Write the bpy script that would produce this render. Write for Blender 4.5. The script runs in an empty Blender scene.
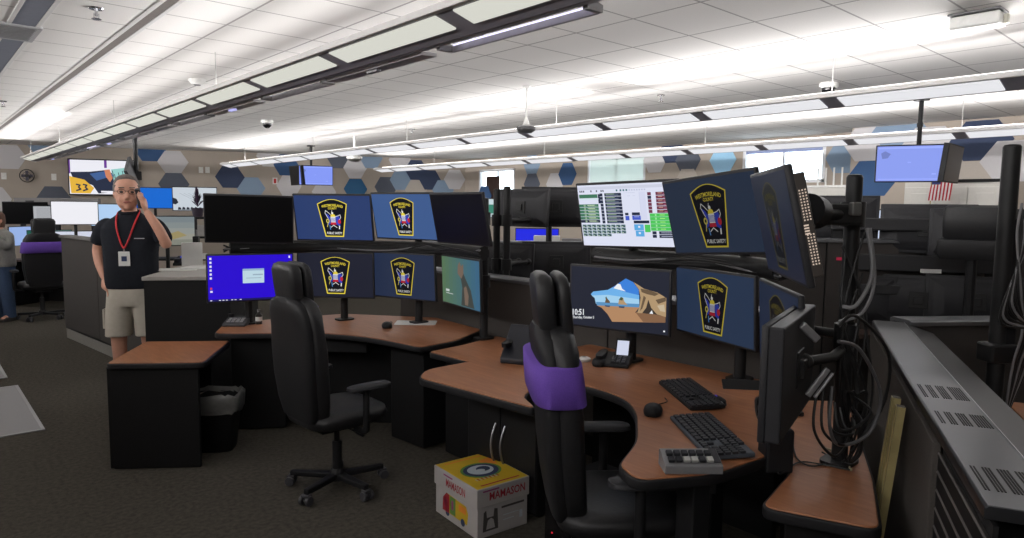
import bpy, bmesh, math, random
from mathutils import Vector, Matrix, Euler
random.seed(7)
PI = math.pi
SC = bpy.context.scene
COL = SC.collection
# ------------------------------------------------------------------ camera
H = 1.66
F = 685.0
va = Vector(((-97-512)/F, -(200-269)/F, -1)).normalized()
vb = Vector(((1289-512)/F, -(215-269)/F, -1)).normalized()
m_ = (va+vb).normalized(); n_ = vb-va; n_ = (n_-m_*n_.dot(m_)).normalized()
AX = (m_+n_)/2**.5; AY = (m_-n_)/2**.5; AZ = AX.cross(AY)
R3 = Matrix((AX, AY, AZ))
cam_d = bpy.data.cameras.new('camera'); cam = bpy.data.objects.new('camera', cam_d); COL.objects.link(cam)
cam_d.sensor_width = 36; cam_d.lens = F/1024*36; cam_d.clip_start = .05; cam_d.clip_end = 200
mw = R3.to_4x4(); mw.translation = (0, 0, H); cam.matrix_world = mw
SC.camera = cam
def ray(px, py): return R3 @ Vector(((px-512)/F, -(py-269)/F, -1))
def at(px, py, z):
    d = ray(px, py); return Vector((0, 0, H)) + d*((z-H)/d.z)
def atd(px, py, t): return Vector((0, 0, H)) + ray(px, py)*t
def onx(px, py, X):
    d = ray(px, py); return Vector((0, 0, H)) + d*(X/d.x)
# ------------------------------------------------------------------ materials
def lin(c):
    c = c/255.0
    return c/12.92 if c <= .04045 else ((c+.055)/1.055)**2.4
def rgb(r, g, b): return (lin(r), lin(g), lin(b), 1)
MATS = {}
def pm(name, col, rough=.6, metal=0., var=.08, scale=30., bump=0., spec=.4, stretch=None):
    if name in MATS: return MATS[name]
    m = bpy.data.materials.new(name); m.use_nodes = True; MATS[name] = m
    nt = m.node_tree; b = nt.nodes['Principled BSDF']
    b.inputs['Roughness'].default_value = rough; b.inputs['Metallic'].default_value = metal
    b.inputs['Specular IOR Level'].default_value = spec
    tc = nt.nodes.new('ShaderNodeTexCoord'); mp = nt.nodes.new('ShaderNodeMapping')
    if stretch: mp.inputs['Scale'].default_value = stretch
    nz = nt.nodes.new('ShaderNodeTexNoise'); nz.inputs['Scale'].default_value = scale; nz.inputs['Detail'].default_value = 4
    cr = nt.nodes.new('ShaderNodeValToRGB')
    c = rgb(*col)
    cr.color_ramp.elements[0].position = .25; cr.color_ramp.elements[1].position = .75
    cr.color_ramp.elements[0].color = [x*(1-var) for x in c[:3]]+[1]
    cr.color_ramp.elements[1].color = [min(1, x*(1+var)) for x in c[:3]]+[1]
    L = nt.links.new
    L(tc.outputs['Object'], mp.inputs[0]); L(mp.outputs[0], nz.inputs['Vector']); L(nz.outputs['Fac'], cr.inputs[0]); L(cr.outputs[0], b.inputs['Base Color'])
    if bump:
        bp = nt.nodes.new('ShaderNodeBump'); bp.inputs['Strength'].default_value = bump; bp.inputs['Distance'].default_value = .004
        L(nz.outputs['Fac'], bp.inputs['Height']); L(bp.outputs[0], b.inputs['Normal'])
    return m
def em(col, k=1., name=None):
    """a lit screen or lamp colour: what shows is what it gives off"""
    key = name or 'lit_%d_%d_%d_%d' % (*[int(x) for x in col], int(k*100))
    if key in MATS: return MATS[key]
    m = bpy.data.materials.new(key); m.use_nodes = True; MATS[key] = m
    b = m.node_tree.nodes['Principled BSDF']
    b.inputs['Base Color'].default_value = (.004, .004, .005, 1); b.inputs['Roughness'].default_value = .45
    b.inputs['Specular IOR Level'].default_value = .12
    b.inputs['Emission Color'].default_value = rgb(*col); b.inputs['Emission Strength'].default_value = k
    return m
BLACK = pm('black_plastic', (27, 27, 29), .55, spec=.25)
DARK = pm('dark_laminate', (22, 22, 23), .6, spec=.2)
MATTE = pm('matte_black_paint', (30, 30, 31), .5, spec=.3)
GREYPL = pm('grey_plastic', (112, 112, 114), .5)
HOUSING = pm('monitor_housing', (40, 40, 43), .5, spec=.3)
MIDGREY = pm('charcoal_plastic', (62, 62, 66), .5, spec=.35)
WHITE = pm('white_enamel', (225, 225, 222), .5)
STEEL = pm('brushed_steel', (165, 165, 168), .38, .9, .06, 20, stretch=(1, 40, 1))
ALU = pm('satin_aluminium', (150, 150, 152), .45, .6, .05, 30)
SILVER = pm('silver_grey_metal', (108, 109, 112), .42, .55, .06, 12)
LEATHER = pm('black_leather', (30, 30, 32), .45, 0, .15, 60, .25, .4)
PURPLE = pm('purple_fabric', (98, 66, 160), .8, 0, .12, 200, .2)
FABRIC = pm('grey_panel_fabric', (76, 72, 69), .95, 0, .14, 260, .2, .1)
CHROME = pm('chrome', (200, 200, 204), .2, 1., .02)
BRASS = pm('brass_strip', (166, 153, 106), .45, .2, .2, 14)
ARMPAD = pm('arm_pad_plastic', (44, 44, 47), .5, spec=.3)
CABLE = pm('black_cable', (24, 24, 25), .45)
CABLEG = pm('grey_cable', (120, 120, 122), .45)
SKIN = pm('skin', (196, 146, 124), .55, 0, .06, 40)
PAPER = pm('white_paper', (205, 205, 202), .8, 0, .03)
WOOD = None
def wood():
    m = bpy.data.materials.new('cherry_laminate'); m.use_nodes = True
    nt = m.node_tree; b = nt.nodes['Principled BSDF']; L = nt.links.new
    tc = nt.nodes.new('ShaderNodeTexCoord'); mp = nt.nodes.new('ShaderNodeMapping'); mp.inputs['Scale'].default_value = (14, 1.6, 4)
    mp.inputs['Rotation'].default_value = (0, 0, .5)
    nz = nt.nodes.new('ShaderNodeTexNoise'); nz.inputs['Scale'].default_value = 3; nz.inputs['Detail'].default_value = 8; nz.inputs['Distortion'].default_value = .8
    cr = nt.nodes.new('ShaderNodeValToRGB'); cr.color_ramp.elements[0].position = .3; cr.color_ramp.elements[1].position = .72
    cr.color_ramp.elements[0].color = rgb(134, 85, 55); cr.color_ramp.elements[1].color = rgb(158, 104, 69)
    L(tc.outputs['Object'], mp.inputs[0]); L(mp.outputs[0], nz.inputs['Vector']); L(nz.outputs['Fac'], cr.inputs[0]); L(cr.outputs[0], b.inputs['Base Color'])
    b.inputs['Roughness'].default_value = .42; b.inputs['Specular IOR Level'].default_value = .35
    return m
WOOD = wood()
def carpet():
    m = bpy.data.materials.new('dark_carpet'); m.use_nodes = True
    nt = m.node_tree; b = nt.nodes['Principled BSDF']; L = nt.links.new
    tc = nt.nodes.new('ShaderNodeTexCoord')
    n1 = nt.nodes.new('ShaderNodeTexNoise'); n1.inputs['Scale'].default_value = 38; n1.inputs['Detail'].default_value = 6
    n2 = nt.nodes.new('ShaderNodeTexNoise'); n2.inputs['Scale'].default_value = 260; n2.inputs['Detail'].default_value = 2
    mx = nt.nodes.new('ShaderNodeMath'); mx.operation = 'ADD'
    cr = nt.nodes.new('ShaderNodeValToRGB'); cr.color_ramp.elements[0].position = .75; cr.color_ramp.elements[1].position = 1.25
    mu = nt.nodes.new('ShaderNodeMath'); mu.operation = 'MULTIPLY'; mu.inputs[1].default_value = .8
    cr.color_ramp.elements[0].position = .55; cr.color_ramp.elements[1].position = 1.0
    cr.color_ramp.elements[0].color = rgb(55, 53, 48); cr.color_ramp.elements[1].color = rgb(86, 82, 75)
    bp = nt.nodes.new('ShaderNodeBump'); bp.inputs['Strength'].default_value = .5; bp.inputs['Distance'].default_value = .004
    L(tc.outputs['Object'], n1.inputs['Vector']); L(tc.outputs['Object'], n2.inputs['Vector'])
    L(n1.outputs['Fac'], mx.inputs[0]); L(n2.outputs['Fac'], mx.inputs[1]); L(mx.outputs[0], mu.inputs[0]); L(mu.outputs[0], cr.inputs[0]); L(cr.outputs[0], b.inputs['Base Color'])
    L(n2.outputs['Fac'], bp.inputs['Height']); L(bp.outputs[0], b.inputs['Normal'])
    b.inputs['Roughness'].default_value = .95; b.inputs['Specular IOR Level'].default_value = .05
    return m
def ceil_mat():
    m = bpy.data.materials.new('acoustic_ceiling_tile'); m.use_nodes = True
    nt = m.node_tree; b = nt.nodes['Principled BSDF']; L = nt.links.new
    tc = nt.nodes.new('ShaderNodeTexCoord'); sp = nt.nodes.new('ShaderNodeSeparateXYZ'); L(tc.outputs['Object'], sp.inputs[0])
    def math_(op, a, bb=None, c=None):
        n = nt.nodes.new('ShaderNodeMath'); n.operation = op
        for i, v in enumerate((a, bb, c)):
            if v is None: continue
            if isinstance(v, (int, float)): n.inputs[i].default_value = v
            else: L(v, n.inputs[i])
        return n.outputs[0]
    def lines(src, off, per, w):
        t = math_('ADD', src, -off); t = math_('DIVIDE', t, per); t = math_('ADD', t, 100.5); t = math_('FRACT', t)
        t = math_('SUBTRACT', t, .5); t = math_('ABSOLUTE', t); t = math_('MULTIPLY', t, per)
        return math_('LESS_THAN', t, w)
    ly = lines(sp.outputs['Y'], 2.60, .45, .006)
    lx = lines(sp.outputs['X'], 3.78, .56, .007)
    lx = math_('MULTIPLY', lx, math_('GREATER_THAN', sp.outputs['X'], 1.45)); mx = math_('MAXIMUM', ly, lx)
    nz = nt.nodes.new('ShaderNodeTexNoise'); nz.inputs['Scale'].default_value = 120; nz.inputs['Detail'].default_value = 3; L(tc.outputs['Object'], nz.inputs['Vector'])
    cr = nt.nodes.new('ShaderNodeValToRGB'); cr.color_ramp.elements[0].color = rgb(226, 224, 222); cr.color_ramp.elements[1].color = rgb(238, 236, 233); L(nz.outputs['Fac'], cr.inputs[0])
    mix = nt.nodes.new('ShaderNodeMix'); mix.data_type = 'RGBA'; L(mx, mix.inputs[0]); L(cr.outputs[0], mix.inputs[6]); mix.inputs[7].default_value = rgb(172, 169, 168)
    L(mix.outputs[2], b.inputs['Base Color']); b.inputs['Roughness'].default_value = .9; b.inputs['Specular IOR Level'].default_value = .1
    return m
def dots_mat(name, base, hole, per=.02, w=.006):
    m = bpy.data.materials.new(name); m.use_nodes = True
    nt = m.node_tree; b = nt.nodes['Principled BSDF']; L = nt.links.new
    tc = nt.nodes.new('ShaderNodeTexCoord'); vo = nt.nodes.new('ShaderNodeTexVoronoi'); vo.inputs['Randomness'].default_value = 0
    vo.inputs['Scale'].default_value = 1/per; L(tc.outputs['Object'], vo.inputs['Vector'])
    ls = nt.nodes.new('ShaderNodeMath'); ls.operation = 'LESS_THAN'; ls.inputs[1].default_value = w/per; L(vo.outputs['Distance'], ls.inputs[0])
    mix = nt.nodes.new('ShaderNodeMix'); mix.data_type = 'RGBA'; L(ls.outputs[0], mix.inputs[0]); mix.inputs[6].default_value = rgb(*base); mix.inputs[7].default_value = rgb(*hole)
    L(mix.outputs[2], b.inputs['Base Color']); b.inputs['Roughness'].default_value = .5
    return m
def glass_mat():
    m = bpy.data.materials.new('window_glass'); m.use_nodes = True
    nt = m.node_tree; nt.nodes.remove(nt.nodes['Principled BSDF']); o = nt.nodes['Material Output']; L = nt.links.new
    t = nt.nodes.new('ShaderNodeBsdfTransparent'); t.inputs[0].default_value = (.93, .96, .97, 1)
    g = nt.nodes.new('ShaderNodeBsdfGlossy'); g.inputs['Roughness'].default_value = .03
    lw = nt.nodes.new('ShaderNodeLayerWeight'); lw.inputs[0].default_value = .12
    mx = nt.nodes.new('ShaderNodeMixShader'); L(lw.outputs['Fresnel'], mx.inputs[0]); L(t.outputs[0], mx.inputs[1]); L(g.outputs[0], mx.inputs[2]); L(mx.outputs[0], o.inputs[0])
    return m
def translucent(name, col, fac=.5):
    m = bpy.data.materials.new(name); m.use_nodes = True
    nt = m.node_tree; nt.nodes.remove(nt.nodes['Principled BSDF']); o = nt.nodes['Material Output']; L = nt.links.new
    t = nt.nodes.new('ShaderNodeBsdfTranslucent'); t.inputs[0].default_value = rgb(*col)
    d = nt.nodes.new('ShaderNodeBsdfDiffuse'); d.inputs[0].default_value = rgb(*col)
    mx = nt.nodes.new('ShaderNodeMixShader'); mx.inputs[0].default_value = fac; L(d.outputs[0], mx.inputs[1]); L(t.outputs[0], mx.inputs[2]); L(mx.outputs[0], o.inputs[0])
    return m
GLASS = glass_mat()
# ------------------------------------------------------------------ mesh builder
class MB:
    def __init__(s): s.v = []; s.f = []; s.mi = []
    def add(s, vs, fs, mi=0):
        n = len(s.v); s.v += [Vector(p) for p in vs]
        for f in fs: s.f.append([n+i for i in f]); s.mi.append(mi)
        return s
    def box(s, c, d, rz=0., mi=0, rot=None):
        M = rot if rot is not None else Matrix.Rotation(rz, 3, 'Z')
        c = Vector(c); vs = []
        for z in (-.5, .5):
            for x, y in ((-.5, -.5), (.5, -.5), (.5, .5), (-.5, .5)): vs.append(c + M @ Vector((x*d[0], y*d[1], z*d[2])))
        return s.add(vs, [(0, 3, 2, 1), (4, 5, 6, 7), (0, 1, 5, 4), (1, 2, 6, 5), (2, 3, 7, 6), (3, 0, 4, 7)], mi)
    def prism(s, poly, z0, z1, mi=0, axis='Z'):
        n = len(poly)
        if axis == 'Z': T = lambda x, y, z: (x, y, z)
        elif axis == 'Y': T = lambda x, y, z: (x, z, y)      # poly in xz, extruded along y
        else: T = lambda x, y, z: (z, x, y)                  # poly in yz, extruded along x
        ar = sum(poly[i][0]*poly[(i+1) % n][1]-poly[(i+1) % n][0]*poly[i][1] for i in range(n))
        if (ar < 0) != (axis == 'Y'): poly = poly[::-1]
        vs = [T(p[0], p[1], z0) for p in poly]+[T(p[0], p[1], z1) for p in poly]
        fs = [tuple(range(n-1, -1, -1)), tuple(range(n, 2*n))]+[(i, (i+1) % n, n+(i+1) % n, n+i) for i in range(n)]
        return s.add(vs, fs, mi)
    def tube(s, pts, r, n=8, mi=0, cap=True, r1=None):
        pts = [Vector(p) for p in pts]; k = len(pts); rings = []
        up = Vector((0, 0, 1)); prev = None
        for i, p in enumerate(pts):
            t = (pts[min(i+1, k-1)]-pts[max(i-1, 0)]).normalized()
            if prev is None:
                a = up if abs(t.z) < .9 else Vector((1, 0, 0)); u = (a-t*a.dot(t)).normalized()
            else:
                u = prev-t*prev.dot(t)
                u = u.normalized() if u.length > 1e-6 else t.orthogonal().normalized()
            prev = u; w = t.cross(u)
            rr = r if r1 is None else r+(r1-r)*i/(k-1)
            rings.append([p+u*rr*math.cos(2*PI*j/n)+w*rr*math.sin(2*PI*j/n) for j in range(n)])
        vs = [q for g in rings for q in g]
        fs = [(i*n+j, i*n+(j+1) % n, (i+1)*n+(j+1) % n, (i+1)*n+j) for i in range(k-1) for j in range(n)]
        if cap: fs += [tuple(range(n-1, -1, -1)), tuple((k-1)*n+j for j in range(n))]
        return s.add(vs, fs, mi)
    def loft(s, rings, n=24, mi=0, cap=True):
        """rings: (z, cx, cy, rx, ry, p) superellipses"""
        vs = []
        for (z, cx, cy, rx, ry, p) in rings:
            for j in range(n):
                a = 2*PI*j/n; ca, sa = math.cos(a), math.sin(a)
                vs.append((cx+rx*math.copysign(abs(ca)**(2/p), ca), cy+ry*math.copysign(abs(sa)**(2/p), sa), z))
        k = len(rings)
        fs = [(i*n+j, i*n+(j+1) % n, (i+1)*n+(j+1) % n, (i+1)*n+j) for i in range(k-1) for j in range(n)]
        if cap: fs += [tuple(range(n-1, -1, -1)), tuple((k-1)*n+j for j in range(n))]
        return s.add(vs, fs, mi)
    def ball(s, c, r, n=12, mi=0, sc=(1, 1, 1)):
        rg = []
        for i in range(1, n//2):
            a = PI*i/(n//2); rg.append((c[2]-r*sc[2]*math.cos(a), c[0], c[1], r*sc[0]*math.sin(a), r*sc[1]*math.sin(a), 2))
        rg = [(c[2]-r*sc[2]*.985, c[0], c[1], r*.17*sc[0], r*.17*sc[1], 2)]+rg+[(c[2]+r*sc[2]*.985, c[0], c[1], r*.17*sc[0], r*.17*sc[1], 2)]
        return s.loft(rg, n, mi)
    def quad(s, a, b, c, d, mi=0): return s.add([a, b, c, d], [(0, 1, 2, 3)], mi)
    def mesh(s, m, mi=0, M=None):
        vs = [(M @ v.co if M else v.co.copy()) for v in m.vertices]
        return s.add(vs, [tuple(p.vertices) for p in m.polygons], mi)
    def xf(s, M):
        s.v = [M @ v for v in s.v]; return s
    def data(s, name, mats, bevel=0., seg=2, smooth=False, ang=40):
        me = bpy.data.meshes.new(name); me.from_pydata([tuple(v) for v in s.v], [], s.f)
        for m in (mats if isinstance(mats, (list, tuple)) else [mats]): me.materials.append(m)
        for p, i in zip(me.polygons, s.mi): p.material_index = i
        if bevel:
            bm = bmesh.new(); bm.from_mesh(me)
            es = [e for e in bm.edges if len(e.link_faces) == 2 and e.calc_face_angle(0) > math.radians(25)]
            bmesh.ops.bevel(bm, geom=es, offset=bevel, segments=seg, affect='EDGES', clamp_overlap=True, profile=.5)
            bm.to_mesh(me); bm.free()
        if smooth:
            for p in me.polygons: p.use_smooth = True
            bm = bmesh.new(); bm.from_mesh(me)
            for e in bm.edges:
                if len(e.link_faces) == 2 and e.calc_face_angle(0) > math.radians(ang): e.smooth = False
            bm.to_mesh(me); bm.free()
        me.update(); return me
    def build(s, name, mats, parent=None, bevel=0., seg=2, smooth=False, ang=40, loc=None, rot=None):
        return link(name, s.data(name, mats, bevel, seg, smooth, ang), parent, loc, rot)
def link(name, me, parent=None, loc=None, rot=None):
    o = bpy.data.objects.new(name, me); COL.objects.link(o)
    if parent: o.parent = parent
    if loc is not None: o.location = loc
    if rot is not None: o.rotation_euler = rot
    return o
def tag(o, label=None, cat=None, group=None, kind=None):
    if label: o['label'] = label
    if cat: o['category'] = cat
    if group: o['group'] = group
    if kind: o['kind'] = kind
    return o
def thing(name, label, cat, loc=(0, 0, 0), rz=0., group=None, rot=None):
    o = bpy.data.objects.new(name, None); COL.objects.link(o); o.empty_display_size = .1
    o.location = loc; o.rotation_euler = rot if rot is not None else (0, 0, rz)
    return tag(o, label, cat, group)
def children(o): return [c for c in COL.objects if c.parent == o]
def copy_tree(o, parent=None, _kids=None):
    if _kids is None:
        _kids = {}
        for x in COL.objects:
            if x.parent: _kids.setdefault(x.parent.name, []).append(x)
    c = o.copy(); COL.objects.link(c); c.parent = parent
    for ch in _kids.get(o.name, []): copy_tree(ch, c, _kids)
    return c
def struct(o):
    o['kind'] = 'structure'; return o
def roundpoly(pts, r, n=5):
    """pts: [(x, y) or (x, y, r)]"""
    out = []; k = len(pts)
    for i in range(k):
        p = Vector(pts[i][:2]); a = Vector(pts[i-1][:2])-p; b = Vector(pts[(i+1) % k][:2])-p
        rr = pts[i][2] if len(pts[i]) > 2 else r
        if rr <= 0: out.append((p.x, p.y)); continue
        q = min(rr, a.length*.48, b.length*.48); s0 = p+a.normalized()*q; s1 = p+b.normalized()*q
        for j in range(n+1):
            t = j/n; w = s0*(1-t)**2+p*2*t*(1-t)+s1*t*t; out.append((w.x, w.y))
    return out
def curve_pts(pts, n=6):
    pts = [Vector(p) for p in pts]; out = []
    for i in range(len(pts)-1):
        p0 = pts[max(i-1, 0)]; p1 = pts[i]; p2 = pts[i+1]; p3 = pts[min(i+2, len(pts)-1)]
        for j in range(n):
            t = j/n
            out.append(.5*((2*p1)+(p2-p0)*t+(2*p0-5*p1+4*p2-p3)*t*t+(3*p1-p0-3*p2+p3)*t**3))
    out.append(pts[-1]); return out
_txt = {}
def text_mesh(body, size=1., bold=True):
    k = body
    if k not in _txt:
        cu = bpy.data.curves.new('lettering', 'FONT'); cu.body = body; cu.align_x = 'CENTER'; cu.align_y = 'CENTER'; cu.size = 1.; cu.resolution_u = 2
        if bold: cu.offset = .018
        o = bpy.data.objects.new('lettering', cu); COL.objects.link(o)
        dg = bpy.context.evaluated_depsgraph_get(); me = bpy.data.meshes.new_from_object(o.evaluated_get(dg))
        bpy.data.objects.remove(o); bpy.data.curves.remove(cu)
        xs = [v.co.x for v in me.vertices]; ys = [v.co.y for v in me.vertices]
        _txt[k] = (me, min(xs), max(xs), min(ys), max(ys))
    return _txt[k]
def put_text(mb, body, x0, x1, y0, y1, mi, T, bend=0.):
    """letters stretched into the rectangle; T maps (x, y) of the face to 3D"""
    me, a, b, c, d = text_mesh(body)
    vs = []
    for v in me.vertices:
        u = (v.co.x-a)/(b-a); w = (v.co.y-c)/(d-c)
        vs.append(T(x0+u*(x1-x0), y0+w*(y1-y0)-bend*(2*u-1)**2))
    mb.add(vs, [tuple(p.vertices) for p in me.polygons], mi)
# ------------------------------------------------------------------ the setting
HC = 2.75
XR, XJ, YJ = 10.05, 9.55, 3.95
FW0 = Vector((10.05, 13.05, 0)); FWD = Vector((-13.05, 5.15, 0)).normalized(); FWN = Vector((FWD.y, -FWD.x, 0)); FWN = FWN if FWN.y < 0 else -FWN
FW1 = FW0+FWD*14.2
def onfar(px, py):
    d = ray(px, py); o = Vector((0, 0, H)); t = (FW0-o).dot(FWN)/d.dot(FWN); return o+d*t
WALL = pm('taupe_wall_paint', (170, 160, 149), .9, 0, .03, 6, spec=.1)
outline = [(-3, -4), (XJ, -4), (XJ, YJ), (XR, YJ), (XR, 13.05), (FW1.x, FW1.y), (-3, FW1.y)]
struct(MB().prism(outline, -.12, 0).build('floor', carpet()))
struct(MB().prism(outline, HC, HC+.12).build('ceiling', ceil_mat()))
def wall_between(name, a, b, holes=(), th=.15, z0=0., z1=HC, mat=None, side=1):
    """straight wall a-b (inner face), thickness on the outer side; holes (s0, s1, z0, z1) measured along it"""
    a = Vector((a[0], a[1], 0)); b = Vector((b[0], b[1], 0)); L = (b-a).length; u = (b-a)/L; n = Vector((u.y, -u.x, 0))*side
    ss = sorted({0, L, *[h[0] for h in holes], *[h[1] for h in holes]}); zs = sorted({z0, z1, *[h[2] for h in holes], *[h[3] for h in holes]})
    mb = MB(); ang = math.atan2(u.y, u.x)
    for i in range(len(ss)-1):
        for j in range(len(zs)-1):
            sm, zm = (ss[i]+ss[i+1])/2, (zs[j]+zs[j+1])/2
            if any(h[0] < sm < h[1] and h[2] < zm < h[3] for h in holes): continue
            mb.box(a+u*sm+n*th/2+Vector((0, 0, zm)), (ss[i+1]-ss[i], th, zs[j+1]-zs[j]), ang)
    return struct(mb.build(name, mat or WALL))
def win(pxa, pxb, pya, pyb):
    a, b = onx(pxa, pya, XR), onx(pxb, pya, XR); c = onx((pxa+pxb)/2, pyb, XR)
    return min(a.y, b.y), max(a.y, b.y), c.z, (a.z+b.z)/2
WB = win(743, 826, 152, 181); WA = win(588, 646, 150, 200); WC = win(479, 515, 160, 200)
WIN = [(WB[0], WB[1], WB[2]-.03, 2.62), (WA[0], WA[1], 1.55, 2.62), (WC[0], WC[1], 1.45, 2.50)]
wall_between('wall_right', (XR, YJ), (XR, 13.05), [(w[0]-YJ, w[1]-YJ, w[2], w[3]) for w in WIN])
wall_between('wall_right_near', (XJ, -4), (XJ, YJ), th=.5)
wall_between('wall_far', (FW0.x, FW0.y), (FW1.x, FW1.y), side=1)
wall_between('wall_left', (-3, FW1.y), (-3, -4))
wall_between('wall_back', (-3, -4), (XJ, -4))
FRAME = pm('white_window_frame', (222, 224, 228), .5, 0, .02)
BLIND = translucent('pale_blind_fabric', (218, 224, 220), .5)
for i, (y0, y1, z0, z1) in enumerate(WIN):
    mb = MB(); w = .05
    for c, d in (((XR+.05, (y0+y1)/2, z0+w/2), (.10, y1-y0, w)), ((XR+.05, (y0+y1)/2, z1-w/2), (.10, y1-y0, w)), ((XR+.05, y0+w/2, (z0+z1)/2), (.10, w, z1-z0)), ((XR+.05, y1-w/2, (z0+z1)/2), (.10, w, z1-z0)), ((XR+.06, (y0+y1)/2, (z0+z1)/2), (.05, .035, z1-z0))):
        mb.box(c, d)
    o = struct(mb.build('window_%d' % (i+1), FRAME, bevel=.004))
    MB().box((XR+.075, (y0+y1)/2, (z0+z1)/2), (.006, y1-y0-.06, z1-z0-.06)).build('glass_pane', GLASS, o)
    if i == 1:
        n = 24; mb = MB()
        for k in range(n):
            yy = y0+.06+(y1-y0-.12)*(k+.5)/n
            mb.box((XR+.02, yy, (z0+z1)/2), (.003, (y1-y0-.12)/n*1.04, z1-z0-.1), .32)
        mb.build('vertical_blind', BLIND, o)
    if i == 0:
        MB().box((XR+.02, (y0+y1)/2, z1-.065), (.012, y1-y0-.1, .06)).build('roller_shade', pm('shade_blue_grey', (150, 162, 200), .8), o)
    if i == 2:
        MB().box((XR+.03, y0+.62*(y1-y0), (z0+z1)/2-.05), (.02, .36*(y1-y0), z1-z0-.22)).build('dark_panel', pm('dark_brown_board', (58, 40, 34), .7), o)
        MB().box((XR+.025, y0+.30*(y1-y0), z0+.35), (.01, .22*(y1-y0), .5)).build('blind_slat_panel', pm('pale_slat', (196, 190, 160), .7), o)
def baseboard(name, a, b):
    a = Vector(a); b = Vector(b); u = (b-a).normalized(); n = Vector((-u.y, u.x, 0))
    c = (a+b)/2+n*.009; struct(MB().box((c.x, c.y, .05), ((b-a).length, .016, .1), math.atan2(u.y, u.x)).build(name, DARK, bevel=.003))
baseboard('baseboard_far', (FW0.x, FW0.y, 0), (FW1.x, FW1.y, 0))
baseboard('baseboard_right', (XR, YJ, 0), (XR, 13.05, 0))
# white linear slot diffuser strips in the ceiling on the far left
TRIMW = pm('white_ceiling_trim', (214, 213, 212), .6, 0, .02)
TRIMB = pm('blue_grey_ceiling_trim', (122, 126, 138), .6, 0, .05)
def ceiling_strip(name, x, wd, y0, y1, m1, m2):
    o = struct(MB().box((x-wd/2+.012, (y0+y1)/2, HC-.0025), (.024, y1-y0, .005)).box((x+wd/2-.012, (y0+y1)/2, HC-.0025), (.024, y1-y0, .005)).build(name, m1, bevel=.002))
    MB().box((x, (y0+y1)/2, HC-.0015), (wd-.05, y1-y0, .003)).build('slot_blade', m2, o)
    return o
ceiling_strip('trim_1', 1.145, .10, 0.5, 15.5, TRIMW, pm('slot_shadow_grey', (118, 112, 108), .8))
ceiling_strip('trim_2', .615, .17, 0.5, 15.5, TRIMW, TRIMB)
# ------------------------------------------------------------------ hexagonal wall panels
HEXC = dict(pale=(200, 198, 200), blue=(66, 92, 130), slate=(92, 97, 108), steel=(134, 154, 176), navy=(66, 75, 98), sky=(160, 206, 236), taupe=(182, 174, 165), teal=(58, 98, 134))
HEXM = {}
HN = [0]
def hexpanel(px, py, col, label, wall='far', R=.262, top=None):
    st = 1.12 if px < 260 else (1.22 if wall == 'near' else 1.0)
    c = onfar(px, py) if wall == 'far' else onx(px, py, XR if wall == 'right' else XJ)
    u, n = (FWD, FWN) if wall == 'far' else (Vector((0, 1, 0)), Vector((-1, 0, 0)))
    HN[0] += 1
    pts = [(R*math.cos(PI/3*k), R*math.sin(PI/3*k)) for k in range(6)]
    zt = HC-.004-c.z                                      # cut where the ceiling meets it
    out = []
    for i in range(6):
        a, b = pts[i], pts[(i+1) % 6]
        if a[1] <= zt: out.append(a)
        if (a[1]-zt)*(b[1]-zt) < 0:
            t = (zt-a[1])/(b[1]-a[1]); out.append((a[0]+t*(b[0]-a[0]), zt))
    if col not in HEXM: HEXM[col] = pm('felt_panel_'+col, HEXC[col], .95, 0, .05, 120, .1, .05)
    mb = MB().prism([(x*st, y) for x, y in out], 0.001, .007+.0006*(HN[0] % 9))
    Mx = Matrix((( u.x, 0, n.x), (u.y, 0, n.y), (0, 1, 0))).to_4x4()
    Mx.translation = c
    o = link('hexagon_panel', mb.data('hexagon_panel', HEXM[col], .002, 1)); o.matrix_world = Mx
    tag(o, label, 'wall panel', 'hexagonal felt panels on the walls')
HX = [
 (9, 157, 'pale', 'large pale grey hexagon panel in the corner above the standing woman'),
 (44, 144, 'steel', 'blue grey hexagon panel cut by the ceiling left of the wall television'),
 (54, 198, 'slate', 'dark slate hexagon panel rising behind the far left monitors'),
 (-6, 199, 'pale', 'pale hexagon panel level with the standing woman at the far left edge'),
 (150, 150, 'blue', 'deep blue hexagon panel cut by the ceiling right of the hanging pole'),
 (173, 162, 'pale', 'pale grey hexagon panel above and right of the man on the phone'),
 (174, 184, 'slate', 'slate hexagon panel just above the plain blue monitor'),
 (230, 177, 'navy', 'dark slate blue hexagon panel above the blank black monitor'),
 (251, 188, 'steel', 'light steel blue hexagon panel above the blank monitor beside the dark one'),
 (269, 156, 'pale', 'pale hexagon panel touching the ceiling left of the small hung screen'),
 (286, 165, 'blue', 'deep blue hexagon panel just left of the small hung screen'),
 (289, 186, 'pale', 'pale hexagon panel below and left of the small hung screen'),
 (324, 192, 'pale', 'pale hexagon panel peeking out under the small hung screen'),
 (339, 158, 'slate', 'dark hexagon panel above and right of the small hung screen'),
 (355, 168, 'pale', 'tall pale hexagon panel right of the small hung screen'),
 (355.5, 189, 'teal', 'teal blue hexagon panel just above the gap of two upper badge monitors'),
 (371, 158, 'steel', 'steel blue hexagon panel behind the white dome antenna'),
 (386, 187, 'slate', 'dark grey hexagon panel above the second upper badge monitor'),
 (400, 160, 'pale', 'pale hexagon panel over the end of the third hanging light'),
 (401, 180, 'steel', 'steel blue hexagon panel above second upper badge monitor between grey and taupe ones'),
 (416, 170, 'navy', 'navy hexagon panel below the end of the third hanging light'),
 (416, 190, 'taupe', 'taupe hexagon panel just above the badge monitor of the left station'),
 (430, 180, 'navy', 'dark navy hexagon panel beside the navy one under the third light'),
 (443, 190, 'steel', 'steel blue hexagon panel above the blank narrow monitor'),
 (454.5, 179.5, 'pale', 'narrow pale hexagon panel near the far corner of the room'),
]
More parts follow.
